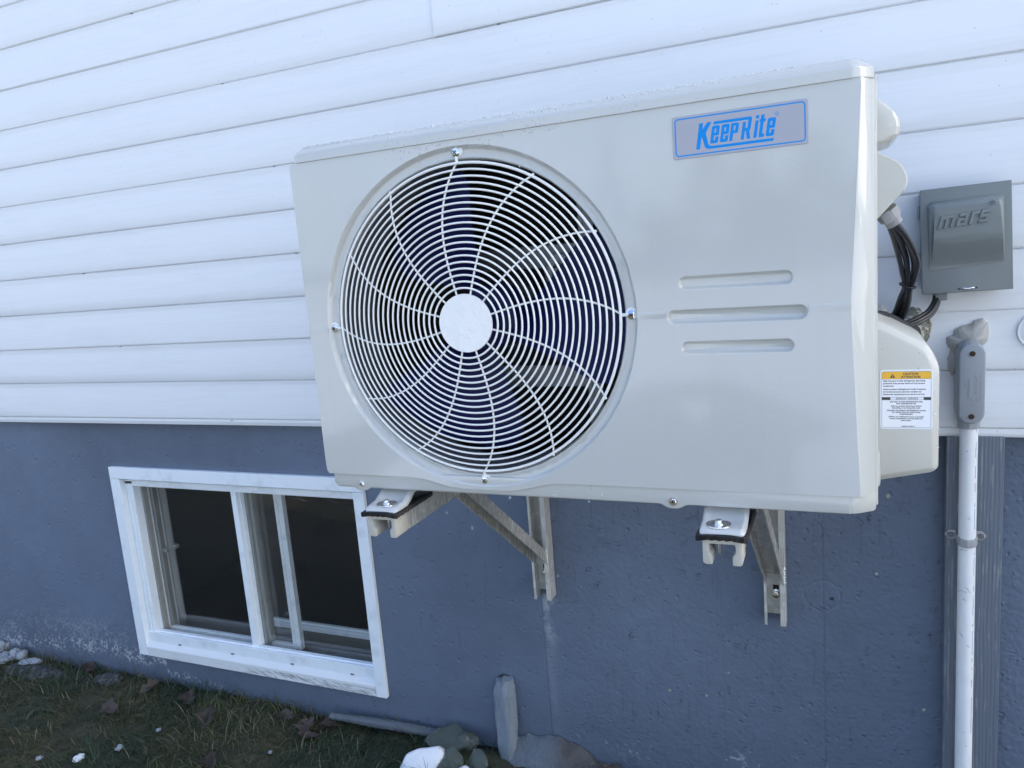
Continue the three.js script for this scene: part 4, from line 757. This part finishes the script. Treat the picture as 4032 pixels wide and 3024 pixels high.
  part('cable_connector', [cylY(0.1535, 0.066, H - 0.1335, H - 0.117, 0.0112, 0.0112, 12), box(0.146, 0.1640, H - 0.1330, H - 0.1195, 0.070, 0.078, 0.0015)], fittingGrey, d, { crease: 0.5 });
}
// cables from the unit, tied in a bundle, and the shorter run from the box
{
  const b = thing('cable_bundle', 'bundle of black cables tied together, hanging from the terminal cover', 'cables');
  const R = [[0.0626, 1.2318, 0.395], [0.0791, 1.2111, 0.36], [0.0935, 1.1846, 0.33], [0.0993, 1.1671, 0.31], [0.0981, 1.1471, 0.28], [0.0938, 1.1309, 0.26], [0.0928, 1.1043, 0.22], [0.089, 1.0813, 0.19], [0.0831, 1.0637, 0.16], [0.078, 1.053, 0.14]];
  const L = [[0.0573, 1.2285, 0.395], [0.0664, 1.2051, 0.36], [0.074, 1.1806, 0.33], [0.0825, 1.1543, 0.29], [0.0890, 1.133, 0.26], [0.0843, 1.1135, 0.23], [0.077, 1.089, 0.2], [0.0693, 1.0709, 0.17], [0.064, 1.058, 0.15]];
  const m = [[0.061, 1.231, 0.39], [0.075, 1.199, 0.35], [0.0835, 1.1759, 0.32], [0.0889, 1.152, 0.29], [0.0917, 1.1318, 0.26], [0.0889, 1.1089, 0.225], [0.0831, 1.0857, 0.19], [0.0752, 1.0676, 0.165], [0.07, 1.055, 0.15]];
  const off = (p, dx, dz, w = 1) => p.map(([x, y, z], i) => [x + dx * Math.sin(i * 0.9 + w), y, z + dz]);
  part('cable', tube(R, 0.0052, 60, 10), cableBlack, b); part('cable', tube(off(R, 0.003, -0.008, 2), 0.0040, 60, 10), cableBlack, b);
  part('cable', tube(L, 0.0034, 60, 10), cableBlack, b); part('cable', tube(off(L, 0.002, -0.006, 1), 0.0034, 60, 10), cableBlack, b);
  part('cable', tube(m, 0.0034, 60, 10), cableBlack, b); part('cable', tube(off(m, 0.003, -0.005, 0.4), 0.0030, 60, 10), cableBlack, b);
  const tie = []; for (let i = 0; i < 20; i++) { const t = i / 20 * 6.2832; tie.push(V3(0.0908 + 0.0105 * Math.cos(t), 1.1330 + 0.004 * Math.cos(t + 2.6), 0.258 + 0.0125 * Math.sin(t))); }
  part('cable_tie', [tube(tie, 0.0017, 50, 6, true), box(0.0995, 0.1035, 1.1385, 1.1445, 0.250, 0.258, 0.001)], blackPlastic, b);
  const c0 = V3(0.0570, 1.2415, 0.400), c1 = V3(0.0680, 1.2235, 0.394);
  part('cable_connector', [dir(new THREE.CylinderGeometry(0.0145, 0.0152, 0.013, 10).translate(0, 0.0005, 0), c0, c1), dir(new THREE.CylinderGeometry(0.0112, 0.0112, 0.013, 20).translate(0, 0.0105, 0), c0, c1), box(-0.004, 0.012, -0.0105, 0.002, 0.012, 0.0165, 0.001).rotateZ(-1.0).translate(c0.x, c0.y, c0.z)], fittingGrey, b, { crease: 0.5 });
  const b2 = thing('cable_bundle', 'short curved run of black cables under the disconnect box', 'cables');
  const S = [[0.1508, 1.1055, 0.066], [0.1492, 1.0974, 0.07], [0.1463, 1.0869, 0.075], [0.1364, 1.0721, 0.085], [0.1197, 1.063, 0.1], [0.1028, 1.0585, 0.12], [0.0881, 1.057, 0.14], [0.078, 1.054, 0.155]];
  for (const [dx, dy, dz, r] of [[-0.0032, 0.0036, 0, 0.0036], [0.0006, 0.0003, 0.004, 0.0036], [0.0032, -0.0038, 0.001, 0.0036], [0.0000, -0.0012, -0.005, 0.0036]]) part('cable', tube(S.map(([x, y, z], i) => [x + dx * (1 - i * 0.06), y + dy * Math.min(1, i * 0.4), z + dz]), r, 50, 10), cableBlack, b2);
}
// insulated pipe wrapped in black tape, going into the wall behind the cover
{
  const pts = [[0.00, 1.105, 0.38], [0.050, 1.083, 0.30], [0.0789, 1.0600, 0.20], [0.0951, 1.0440, 0.12], [0.1085, 1.0345, 0.055], [0.111, 1.034, 0.02]].map((p) => V3(...p)), c = new THREE.CatmullRomCurve3(pts);
  const g = new THREE.TubeGeometry(c, 60, 0.0165, 20), p = g.attributes.position;
  for (let i = 0; i < p.count; i++) { const k = Math.floor(i / 21), q = c.getPointAt(k / 60), j = i % 21, s = 1 + 0.07 * ((k * 0.5 + j / 20) % 1) + 0.05 * Math.sin(j * 1.3 + k * 0.9); p.setXYZ(i, q.x + (p.getX(i) - q.x) * s, q.y + (p.getY(i) - q.y) * s, q.z + (p.getZ(i) - q.z) * s); }
  g.computeVertexNormals();
  tag(part('insulated_pipe', [g], tapeBlack, scene, { crease: 0.8 }), 'black taped pipe entering the foam-filled hole in the siding', 'pipe');
  const cr = new THREE.IcosahedronGeometry(0.013, 3), cp = cr.attributes.position; for (let i = 0; i < cp.count; i++) { const s = 0.65 + 0.7 * fbm(cp.getX(i) * 120 + 20, cp.getY(i) * 120 + cp.getZ(i) * 90 + 20, 3, 231); cp.setXYZ(i, cp.getX(i) * s * 1.1, cp.getY(i) * s * 1.2, cp.getZ(i) * s); } cr.computeVertexNormals();
  tag(part('tape_scrap', cr.translate(0.058, 1.080, 0.16), M(0.30, 0.30, 0.30, 0.5), scene, { crease: 0.8 }), 'crumpled grey tape end peeping over the service cover', 'tape');
}
// ------------------------------------------------------------------ conduit
{
  const c = thing('conduit', 'white upright plastic conduit with grey elbow fitting on the painted board', 'conduit');
  const zc = 0.059, top = [0.2010, H - 0.345], bot = [0.2022, -0.06], rad = 0.0142;
  const mk = tex(128, 1024, (i, j) => { const u = i / 128, v = j / 1024; const line = Math.abs(u - 0.25 - 0.006 * Math.sin(v * 20)) < 0.008 && v > 0.36 && fbm(v * 60, 3, 3, 241) > 0.42 ? 0.6 : 1; const sc = hash(Math.floor(i / 3), Math.floor(j / 2), 6) > 0.9985 ? 0.75 : 1; const n = 0.96 + 0.06 * (fbm(u * 8, v * 40, 4, 243, 8, 40) - 0.5); return [n * line * sc, n * line * sc, n * Math.sqrt(line) * sc]; }, true);
  const g = new THREE.CylinderGeometry(rad, rad, top[1] - bot[1], 40, 1, true).rotateY(-0.8).translate((top[0] + bot[0]) / 2, (top[1] + bot[1]) / 2, zc);
  part('conduit_pipe', g, M(0.83, 0.85, 0.87, 0.40, { map: mk }), c, { keepUV: true });
  const marks = []; for (const [y, x, l, a] of [[0.64, -0.006, 0.012, 0.4], [0.70, 0.001, 0.004, 0], [0.565, 0.001, 0.012, -0.7], [0.56, -0.007, 0.014, 0.4], [0.545, -0.004, 0.006, 0.3], [0.475, -0.008, 0.006, -0.6], [0.455, 0.003, 0.004, 0], [0.20, 0.008, 0.008, -0.3]]) { const pts = []; for (let i = 0; i <= 5; i++) { const t = i / 5 - 0.5, px = x + Math.cos(a) * l * t, py = y + Math.sin(a) * l * t + 0.002 * Math.sin(i); pts.push([0.2015 + px, py, zc + Math.sqrt(rad * rad - px * px) + 0.0001]); } marks.push(tube(pts, 0.0004, 10, 5)); }
  part('scratch', marks, M(0.25, 0.26, 0.29, 0.6), c, { kind: 'stuff' });
  const bodyS = (w, h, cy) => shapeOf(pill(0, cy, h, w).map(([x, y]) => [0, 0, x, y]).map(([, , x, y]) => [0.2005 - y + cy, x]));
  const stad = (hw, y0, y1) => { const o = []; for (let i = 0; i <= 16; i++) { const t = Math.PI * i / 16; o.push([0.2005 + hw * Math.cos(t), y1 - hw + hw * Math.sin(t)]); } for (let i = 0; i <= 16; i++) { const t = Math.PI + Math.PI * i / 16; o.push([0.2005 + hw * Math.cos(t), y0 + hw + hw * Math.sin(t)]); } return shapeOf(o); };
  const bodyM = part('conduit_body', [extrude(stad(0.0200, H - 0.3470, H - 0.2050), 0.050, 0.003, 3).translate(0, 0, 0.036), new THREE.CylinderGeometry(0.0182, 0.0176, 0.03, 36).translate(0.2010, H - 0.3455, zc)], pvcGrey, c, { crease: 0.6 });
  const coverG = prep(extrude(stad(0.0196, H - 0.3468, H - 0.2072), 0.0085, 0.0022, 3).translate(0, 0, 0.0865));
  const cb = canvasTex(256, 1024, (k, w, h) => {
    k.fillStyle = '#808080'; k.fillRect(0, 0, w, h); k.fillStyle = '#ffffff'; k.translate(150, 370); k.rotate(Math.PI / 2); k.font = 'bold 58px sans-serif'; k.fillText('Scepter', 60, 0); k.font = 'bold 30px sans-serif'; k.fillText('MADE IN CANADA', 70, 66); k.font = '20px sans-serif'; k.fillText('PVC 1071-4', 90, 96);
    k.beginPath(); k.arc(30, -18, 20, 0, 7); k.fill(); k.strokeStyle = '#ffffff'; k.lineWidth = 5; for (const [x, y] of [[345, -30], [350, 26], [395, 8]]) { k.beginPath(); k.arc(x, y, 16, 0, 7); k.stroke(); } k.beginPath(); k.moveTo(0, -62); k.lineTo(330, -62); k.stroke();
  }, false);
  const cp = coverG.attributes.position, cuv = coverG.attributes.uv; for (let i = 0; i < cp.count; i++) cuv.setXY(i, (cp.getX(i) - 0.1809) / 0.0392, (cp.getY(i) - (H - 0.3468)) / 0.1396);
  const cover = part('fitting_cover', toCreasedNormals(coverG, 0.6), P(0.29, 0.315, 0.345, 0.42, { bumpMap: cb, bumpScale: 0.0009 }), bodyM, { keepUV: true });
  for (const y of [H - 0.2243, H - 0.3335]) part('screw', [cylZ(0.2005, y, 0.0945, 0.0975, 0.0048, 0.0040, 20), new THREE.TorusGeometry(0.0022, 0.0009, 6, 12).translate(0.2005, y, 0.0975)], rust, bodyM, { crease: 0.6 });
  for (const y of [H - 0.5685, 0.168]) {
    const pts = []; for (let i = 0; i <= 16; i++) { const t = Math.PI * (i / 16); pts.push([0.2016 - 0.0162 * Math.cos(t), y - 0.002, zc + 0.0162 * Math.sin(t)]); }
    const arch = [[-0.0065], [-0.0025], [0.0025], [0.0065]].map(([dy]) => [[0.0142], [0.0165]].map(() => 0));
    const rings = []; for (let i = 0; i <= 20; i++) { const t = Math.PI * i / 20, c0 = -Math.cos(t), s0 = Math.sin(t); rings.push([[-0.0075, 0.0144], [-0.0075, 0.0160], [-0.0050, 0.0170], [-0.0012, 0.0164], [0.0012, 0.0164], [0.0050, 0.0170], [0.0075, 0.0160], [0.0075, 0.0144]].map(([dy, r]) => V3(0.2016 + c0 * r, y + dy - 0.004 * s0, zc + s0 * r))); }
    const ear = (x, s) => [box(x - 0.0005, x + 0.0005, y - 0.006, y + 0.006, 0.037, zc + 0.001, 0), extrude(shapeOf(roundPoly([[x, y - 0.0085], [x + s * 0.011, y - 0.0085], [x + s * 0.0185, y], [x + s * 0.011, y + 0.0085], [x, y + 0.0085]].sort((a, b2) => Math.atan2(a[1] - y, a[0] - x - s * 0.008) - Math.atan2(b2[1] - y, b2[0] - x - s * 0.008)), 0.002)), 0.0032, 0.0006, 2).translate(0, 0, 0.0365)];
    const st = part('pipe_strap', [loft(rings), ...ear(0.1862, -1), ...ear(0.2170, 1)], M(0.33, 0.34, 0.355, 0.45), c, { crease: 0.6 });
    for (const x of [0.1770, 0.2262]) part('screw', [cylZ(x, y, 0.0395, 0.0425, 0.0056, 0.0046, 20), box(x - 0.0016, x + 0.0016, y - 0.0016, y + 0.0016, 0.0424, 0.0430, 0)], M(0.16, 0.17, 0.19, 0.4, { metalness: 0.4 }), st, { crease: 0.6 });
  }
}

// ------------------------------------------------------------------ ice, stones, leaves and grass along the foot of the wall
function lump(rx, ry, rz, s, rough = 0.35, detail = 5) {  // an irregular rounded piece
  const g = new THREE.IcosahedronGeometry(1, detail), p = g.attributes.position;
  for (let i = 0; i < p.count; i++) { const x = p.getX(i), y = p.getY(i), z = p.getZ(i), n = 1 + rough * (fbm(x * 1.6 + s, y * 1.6 + z * 1.1 + s * 2, 3, 401) - 0.5) * 2 + 0.12 * (fbm(x * 5 + s, y * 5 + z * 3 + s, 2, 403) - 0.5); p.setXYZ(i, x * rx * n, y * ry * n, z * rz * n); }
  g.computeVertexNormals(); return mergeVertices(g);
}
function shard(w, d, t, s) {                               // a broken plate of ice with angular outline
  const n = 7 + Math.floor(hash(s, 1, 2) * 3), o = [];
  for (let i = 0; i < n; i++) { const a = i / n * 6.2832 + 0.5 * hash(i, s, 3), r = 0.72 + 0.55 * hash(i, s, 4); o.push([Math.cos(a) * w / 2 * r, Math.sin(a) * d / 2 * r]); }
  const g = extrude(shapeOf(roundPoly(o, 0.003, 3)), t, t * 0.18, 2), p = g.attributes.position;
  for (let i = 0; i < p.count; i++) p.setZ(i, p.getZ(i) + 0.05 * w * Math.sin(p.getX(i) / w * 4 + s) + 0.004 * (fbm(p.getX(i) * 40 + 9, p.getY(i) * 40 + 9, 3, 405) - 0.5));
  g.rotateX(-Math.PI / 2); g.computeVertexNormals(); return g;
}
function item(name, geos, mat, pos, rot, label, cat, group) {
  const m = part(name, geos, mat, scene, { crease: 0.8 }); m.position.set(...pos); m.rotation.set(...rot);
  return tag(m, label, cat, group);
}
{
  // frozen run-off hanging from the drain to the ground
  const strand = (x0, x1, z0, z1, w0, wm, w1, top, sd) => {
    const rings = [];
    for (let k = 0; k <= 44; k++) {
      const t = k / 44, y = lerp(top, -0.02, t), r = [], w = (t < 0.18 ? lerp(w0, wm, sstep(0, 0.18, t)) : lerp(wm, w1, (t - 0.18) / 0.82)) * (1 + 0.08 * (fbm(t * 16 + sd, sd, 3, 411) - 0.5) * 2);
      const cx = lerp(x0, x1, t) + 0.002 * Math.sin(t * 9 + sd), cz = lerp(z0, z1, t);
      for (let i = 0; i < 28; i++) { const a = i / 28 * 6.2832, n = 1 + 0.10 * Math.sin(a * 3 + sd + t * 2) + 0.10 * (fbm(Math.cos(a) * 2 + sd, Math.sin(a) * 2 + t * 6, 2, 413) - 0.5) * 2; r.push(V3(cx + Math.cos(a) * w * n, y, Math.max(0.0006, cz + Math.sin(a) * w * n))); }
      rings.push(r);
    }
    return loft(rings, { capStart: true, capEnd: true });
  };
  item('ice_column', [strand(-0.7690, -0.7700, 0.012, 0.026, 0.015, 0.0215, 0.0160, 0.204, 3), strand(-0.7880, -0.7840, 0.009, 0.024, 0.010, 0.0190, 0.0145, 0.198, 11), strand(-0.8010, -0.7890, 0.006, 0.018, 0.006, 0.0130, 0.0105, 0.175, 19)], ice, [0, 0, 0], [0, 0, 0], 'upright grey column of ice frozen from the drain hole', 'ice');
  // long icicle fallen along the foot of the wall
  const ip = [[-1.298, 0.030, 0.045], [-1.22, 0.026, 0.036], [-1.15, 0.024, 0.030], [-1.07, 0.022, 0.024], [-0.985, 0.018, 0.018]].map((p) => V3(...p)), ic = new THREE.CatmullRomCurve3(ip), ig = new THREE.TubeGeometry(ic, 70, 0.0125, 14), q = ig.attributes.position;
  for (let i = 0; i < q.count; i++) { const k = Math.floor(i / 15), c = ic.getPointAt(k / 70), s = lerp(0.72, 1.05, sstep(0, 0.5, k / 70)) * (1 + 0.06 * Math.sin(k * 1.25)); q.setXYZ(i, c.x + (q.getX(i) - c.x) * s, c.y + (q.getY(i) - c.y) * s, c.z + (q.getZ(i) - c.z) * s); }
  ig.computeVertexNormals();
  item('icicle', [ig, new THREE.SphereGeometry(0.0128, 14, 10).translate(-0.985, 0.018, 0.018)], iceMilky, [0, 0, 0], [0, 0, 0], 'long thin fallen icicle lying against the foot of the wall', 'icicle');
  const chunk = roundPoly([[-0.062, -0.012], [-0.048, 0.020], [-0.012, 0.036], [0.034, 0.043], [0.048, 0.036], [0.047, 0.008], [0.028, -0.006], [0.040, -0.030], [0.0, -0.045], [-0.05, -0.040]], 0.012, 5);
  const cg = extrude(shapeOf(chunk), 0.030, 0.008, 4), cpos = cg.attributes.position;
  for (let k = 0; k < cpos.count; k++) { const x = cpos.getX(k), y = cpos.getY(k), z = cpos.getZ(k); cpos.setXYZ(k, x + 0.009 * (fbm(x * 70 + 9, y * 70 + 9, 3, 451) - 0.5), y + 0.009 * (fbm(x * 70 + 29, y * 70 + 9, 3, 453) - 0.5), z + 0.010 * (fbm(x * 45 + 9, y * 45 + 9, 3, 455) - 0.5) - 0.10 * x * (x > 0 ? 1 : 0)); }
  cg.computeVertexNormals();
  item('ice_chunk', cg, iceWhite, [-0.960, 0.004, 0.118], [-0.55, 0.10, 0.06], 'bright white broken chunk of ice at the bottom edge', 'ice');
  item('ice_shard', shard(0.115, 0.075, 0.014, 5), iceClear, [-0.935, 0.030, 0.055], [0.55, 0.3, -0.12], 'dull green clear ice plate behind the white chunk', 'ice');
  item('ice_shard', shard(0.085, 0.07, 0.013, 9), iceClear, [-0.893, 0.012, 0.105], [0.5, -0.5, -0.25], 'clear ice plate between the white chunk and the ice column', 'ice');
  item('ice_shard', shard(0.06, 0.055, 0.012, 14), iceClear, [-0.825, 0.014, 0.085], [0.9, 0.2, 0.2], 'clear ice plate standing left of the foot of the ice column', 'ice');
  item('ice_shard', lump(0.030, 0.022, 0.020, 21, 0.4), iceClear, [-0.880, 0.030, 0.040], [0, 0, 0.2], 'glassy knob of ice on the right end of the green plate', 'ice');
  item('ice_shard', lump(0.016, 0.010, 0.010, 31, 0.3), iceWhite, [-0.858, 0.008, 0.118], [0, 0.4, 0.5], 'small white ice bit left below the ice column', 'ice');
  item('ice_shard', lump(0.022, 0.007, 0.008, 41, 0.3), iceWhite, [-0.772, 0.006, 0.110], [0, -0.3, -0.35], 'small white ice bit in front of the foot of the ice column', 'ice');
  // frozen slush banked against the wall right of the column
  const bank = []; for (let k = 0; k <= 40; k++) { const t = k / 40, x = lerp(-0.765, -0.515, t), hgt = lerp(0.045, 0.060, sstep(0, 0.35, t)) * (1 - sstep(0.5, 1, t) * 0.85) + 0.006 * (fbm(t * 9 + 3, 2, 3, 423) - 0.5); const r = []; for (let i = 0; i <= 12; i++) { const a = i / 12, y = hgt * Math.pow(1 - a, 0.8) + 0.020 * (fbm(x * 40 + 60, a * 5, 4, 421) - 0.5) - 0.03 * a; r.push(V3(x, y, 0.004 + 0.075 * Math.pow(a, 0.8) * lerp(0.7, 1, t))); } bank.push(r); }
  const bankTex = tex(512, 128, (i, j) => { const u = i / 512, n = fbm(u * 30, j / 128 * 8, 5, 431), k = sstep(0.30, 0.62, u + 0.25 * (n - 0.5)); return [lerp(0.105, 0.048, k), lerp(0.128, 0.047, k), lerp(0.155, 0.047, k)].map((c) => Math.pow(c * (0.75 + 0.5 * n), 1 / 2.2)); }, true, THREE.ClampToEdgeWrapping);
  const bg = loft(bank, { closed: false }), bp = bg.attributes.position, buv = new Float32Array(bp.count * 2); for (let i = 0; i < bp.count; i++) { buv[2 * i] = (bp.getX(i) + 0.765) / 0.25; buv[2 * i + 1] = bp.getZ(i) / 0.08; } bg.setAttribute('uv', new THREE.BufferAttribute(buv, 2));
  tag(part('slush_bank', toCreasedNormals(bg, 0.8), P(1, 1, 1, 0.55, { map: bankTex, clearcoat: 0.3, clearcoatRoughness: 0.3, bumpMap: rep(peel, 4, 1), bumpScale: 0.003 }), scene, { keepUV: true }), 'low grey bank of frozen slush along the wall right of the ice column', 'ice');
  // ice lumps and flat stones on the left
  const W = P(0.36, 0.40, 0.45, 0.4, { transmission: 0.25, thickness: 0.02, ior: 1.31, bumpMap: rep(peel, 8, 8), bumpScale: 0.002 }), lumps = [[-2.735, 0.018, 0.012, 0.030, 0.022, 0.02, 51, 'white ice lump at the left edge against the wall, upper of two'], [-2.665, 0.010, 0.050, 0.036, 0.014, 0.022, 53, 'white ice lump at the left edge on the grass, lower of two'], [-2.628, 0.015, 0.032, 0.026, 0.020, 0.018, 55, 'lumpy grey-white ice piece beside the grass tuft at the wall'], [-2.598, 0.014, 0.030, 0.022, 0.018, 0.018, 56, 'rounded ice piece joined to the grey-white lump at the wall'], [-2.535, 0.008, 0.045, 0.034, 0.010, 0.016, 57, 'low pointed ice piece right of the grey-white lumps']];
  for (const [x, y, z, a, b, c, s, l] of lumps) item('ice_lump', lump(a, b, c, s, 0.4), W, [x, y, z], [0, s, 0], l, 'ice');
  const stoneMat = M(0.105, 0.118, 0.132, 0.75, { map: rep(foamMap, 9, 9), bumpMap: rep(foamMap, 12, 12), bumpScale: 0.006 });
  item('flat_stone', lump(0.115, 0.012, 0.030, 61, 0.6), stoneMat, [-2.475, -0.001, 0.078], [0.15, 0.05, 0], 'flat grey stone set in the grass below the ice lumps', 'stone');
  item('flat_stone', lump(0.052, 0.013, 0.022, 67, 0.6), stoneMat, [-2.172, 0.004, 0.050], [0.25, 0.1, 0.05], 'flat grey stone at the wall under the left end of the window', 'stone');
  const snowBits = [[-1.985, 0.404, 0.008, 'small pale snow scrap near the bottom left corner'], [-1.868, 0.376, 0.012, 'round white snow lump on the grass at the bottom edge'], [-1.795, 0.312, 0.009, 'grey-white snow scrap right of the round white lump'], [-1.757, 0.216, 0.006, 'narrow pale snow scrap in the middle of the lawn'], [-1.39, 0.19, 0.005, 'small snow scrap below the long icicle']];
  for (const [x, z, r, l] of snowBits) item('snow_scrap', lump(r * 1.1, r * 0.75, r, Math.round(r * 3000), 0.55, 3), M(...(r > 0.011 ? [0.62, 0.65, 0.69] : [0.26, 0.28, 0.31]), 0.8), [x, groundAt(x, z) + r * 0.3 + 0.010, z], [0, r * 90, 0.2], l, 'snow');
}
// fallen leaves
{
  const leafTex = tex(128, 128, (i, j) => { const u = i / 128 - 0.5, v = j / 128; const vein = Math.min(Math.abs(u), Math.abs(((v * 6 + Math.abs(u) * 5) % 1) - 0.5) * 0.25 + 0.03) < 0.02 ? 0.72 : 1, n = 0.7 + 0.6 * fbm(i / 128 * 7, j / 128 * 7, 4, 441); return [0.062 * n * vein, 0.045 * n * vein, 0.034 * n * vein].map((c) => Math.pow(c, 1 / 2.2)); }, true);
  const mats = [[1, 1, 1], [0.75, 0.75, 0.8], [1.15, 1.15, 1.2], [0.7, 0.6, 0.55]].map((c) => M(...c, 0.75, { map: leafTex, side: THREE.DoubleSide }));
  const leafGeo = (L, Wd, curl, lobes, s) => {
    const n = 22, m = 8, rows = [];
    for (let i = 0; i <= n; i++) {
      const t = i / n, w = Wd * Math.pow(Math.sin(Math.PI * Math.pow(t, 0.8)), 0.8) * (1 + lobes * 0.45 * Math.sin(t * Math.PI * 5 + s) + 0.08 * Math.sin(t * 40 + s)), row = [];
      for (let k = 0; k <= m; k++) { const u = k / m * 2 - 1; row.push(V3(u * w / 2, curl * (u * u * 0.5 * w + 0.25 * L * (t - 0.5) ** 2 * 2) + 0.06 * L * Math.sin(t * 7 + u * 3 + s), (t - 0.5) * L)); }
      rows.push(row);
    }
    const g = loft(rows, { closed: false }), p = g.attributes.position, uv = new Float32Array(p.count * 2);
    for (let i = 0; i < p.count; i++) { uv[2 * i] = p.getX(i) / Wd + 0.5; uv[2 * i + 1] = p.getZ(i) / L + 0.5; }
    g.setAttribute('uv', new THREE.BufferAttribute(uv, 2));
    const stem = tube([[0, 0.02 * L, 0.48 * L], [0.01 * L, 0.03 * L, 0.6 * L], [0.0, 0.06 * L, 0.78 * L]], 0.0011, 8, 5);
    return [toCreasedNormals(g, 1.2), stem];
  };
  const leaves = [
    [-2.267, 0.030, 0.085, 0.045, 0.5, 0.2, 3, 1.2, 'reddish brown leaf at the wall just left of the flat stone'],
    [-1.965, 0.060, 0.080, 0.040, 0.9, 0.5, 2, -0.7, 'pinkish curled leaf standing in the grass under the left half of the window'],
    [-1.990, 0.180, 0.085, 0.050, 0.3, 0.3, 0, 1.4, 'plain brown leaf flat on the lawn, lowest of those under the window'],
    [-1.790, 0.075, 0.080, 0.045, 0.7, 0.8, 1, 1.0, 'dark ragged leaf at the wall under the middle of the window sill'],
    [-1.665, 0.130, 0.095, 0.062, 0.4, 0.3, 1, 0.5, 'broad grey-brown leaf lying under the right half of the window'],
    [-1.450, 0.045, 0.070, 0.034, 0.5, 0.1, 0, 1.5, 'narrow brown leaf at the wall below the right corner of the window'],
    [-1.355, 0.080, 0.080, 0.055, 0.8, 0.9, 2, 0.3, 'crumpled pale-edged leaf at the left end of the icicle'],
    [-1.318, 0.112, 0.055, 0.038, 0.5, 0.4, 1, 2.2, 'small round brown leaf just below the crumpled one by the icicle'],
    [-1.300, 0.060, 0.070, 0.040, 0.7, 0.7, 3, 1.8, 'ragged dark leaf tucked under the left end of the icicle'],
    [-1.500, 0.280, 0.075, 0.050, 0.6, 0.6, 3, 0.9, 'dark leaf at the bottom edge of the lawn'],
    [-0.505, 0.040, 0.075, 0.060, 0.7, 0.9, 0, 0.2, 'ragged red-brown leaf at the right end of the slush bank'],
  ];
  for (const [x, z, L, Wd, curl, lob, mi, turn, label] of leaves) {
    const m = part('fallen_leaf', leafGeo(L * 0.8, Wd * 0.85, curl, lob, x * 37), mats[mi], scene, { keepUV: true });
    m.position.set(x, groundAt(x, z) + 0.014, z); m.rotation.set(rr(0.1, 0.4), turn, rr(-0.3, 0.3)); tag(m, label, 'leaf', 'brown leaves fallen along the wall');
  }
}
// grass: matted blades, green and straw
{
  const n = 5, pos = [], idx = [];
  for (let i = 0; i <= n; i++) { const t = i / n, w = (1 - t * t) * 0.5, y = t * (1 - 0.28 * t), z = 0.62 * t * t; pos.push(-w, y, z, w, y, z); if (i < n) { const a = i * 2; idx.push(a, a + 1, a + 2, a + 1, a + 3, a + 2); } }
  const g = new THREE.BufferGeometry(); g.setAttribute('position', new THREE.Float32BufferAttribute(pos, 3)); g.setIndex(idx); g.computeVertexNormals();
  g.setAttribute('uv', new THREE.Float32BufferAttribute(new Float32Array(pos.length / 3 * 2), 2));
  const N = 46000, im = new THREE.InstancedMesh(g, M(1, 1, 1, 0.65, { side: THREE.DoubleSide }), N), o = new THREE.Object3D(), c = new THREE.Color();
  for (let i = 0; i < N; i++) {
    let x, z, clump, k = 0;
    do { x = rr(-3.1, 0.7); z = Math.pow(rnd(), 1.25) * 0.85 + 0.006; clump = fbm(x * 7 + 60, z * 7 + 60, 3, 501); k++; } while (k < 4 && (rnd() > 0.45 + clump || (x > -0.98 && z < 0.10 && rnd() < 0.9)));
    const bare = x > -1.0 && z < 0.09 ? 0.5 : 1, wallTuft = z < 0.035 && rnd() < 0.4, len = (wallTuft ? rr(0.03, 0.075) : rr(0.025, 0.060) * (0.6 + 0.8 * clump)) * bare;
    o.position.set(x, groundAt(x, z) - 0.003, z);
    const flow = 6.2832 * fbm(x * 2.5 + 80, z * 2.5 + 80, 3, 503) * 2 + rr(-2.4, 2.4);
    o.rotation.set(0, flow, 0); o.rotateX(wallTuft ? rr(-0.1, 0.5) : rr(0.2, 1.2));
    o.scale.set(rr(0.0011, 0.0026), len * (rnd() < 0.12 ? 1.6 : 1), len * rr(0.5, 1.3)); o.updateMatrix(); im.setMatrixAt(i, o.matrix);
    const t = sstep(0.45, 0.62, fbm(x * 5 + 90, z * 5 + 90, 3, 505)), straw = rnd() < 0.09 + 0.13 * t, b = rr(0.5, 1.35);
    if (straw) c.setRGB(0.165 * b, 0.145 * b, 0.078 * b); else c.setRGB(lerp(0.022, 0.046, t) * b, lerp(0.046, 0.056, t) * b, lerp(0.017, 0.014, t) * b);
    im.setColorAt(i, c);
  }
  im.name = 'grass'; im.castShadow = im.receiveShadow = true; scene.add(im);
  tag(im, 'short matted lawn grass, green and straw coloured', 'grass', null, 'stuff');
}
renderer.render(scene, camera);
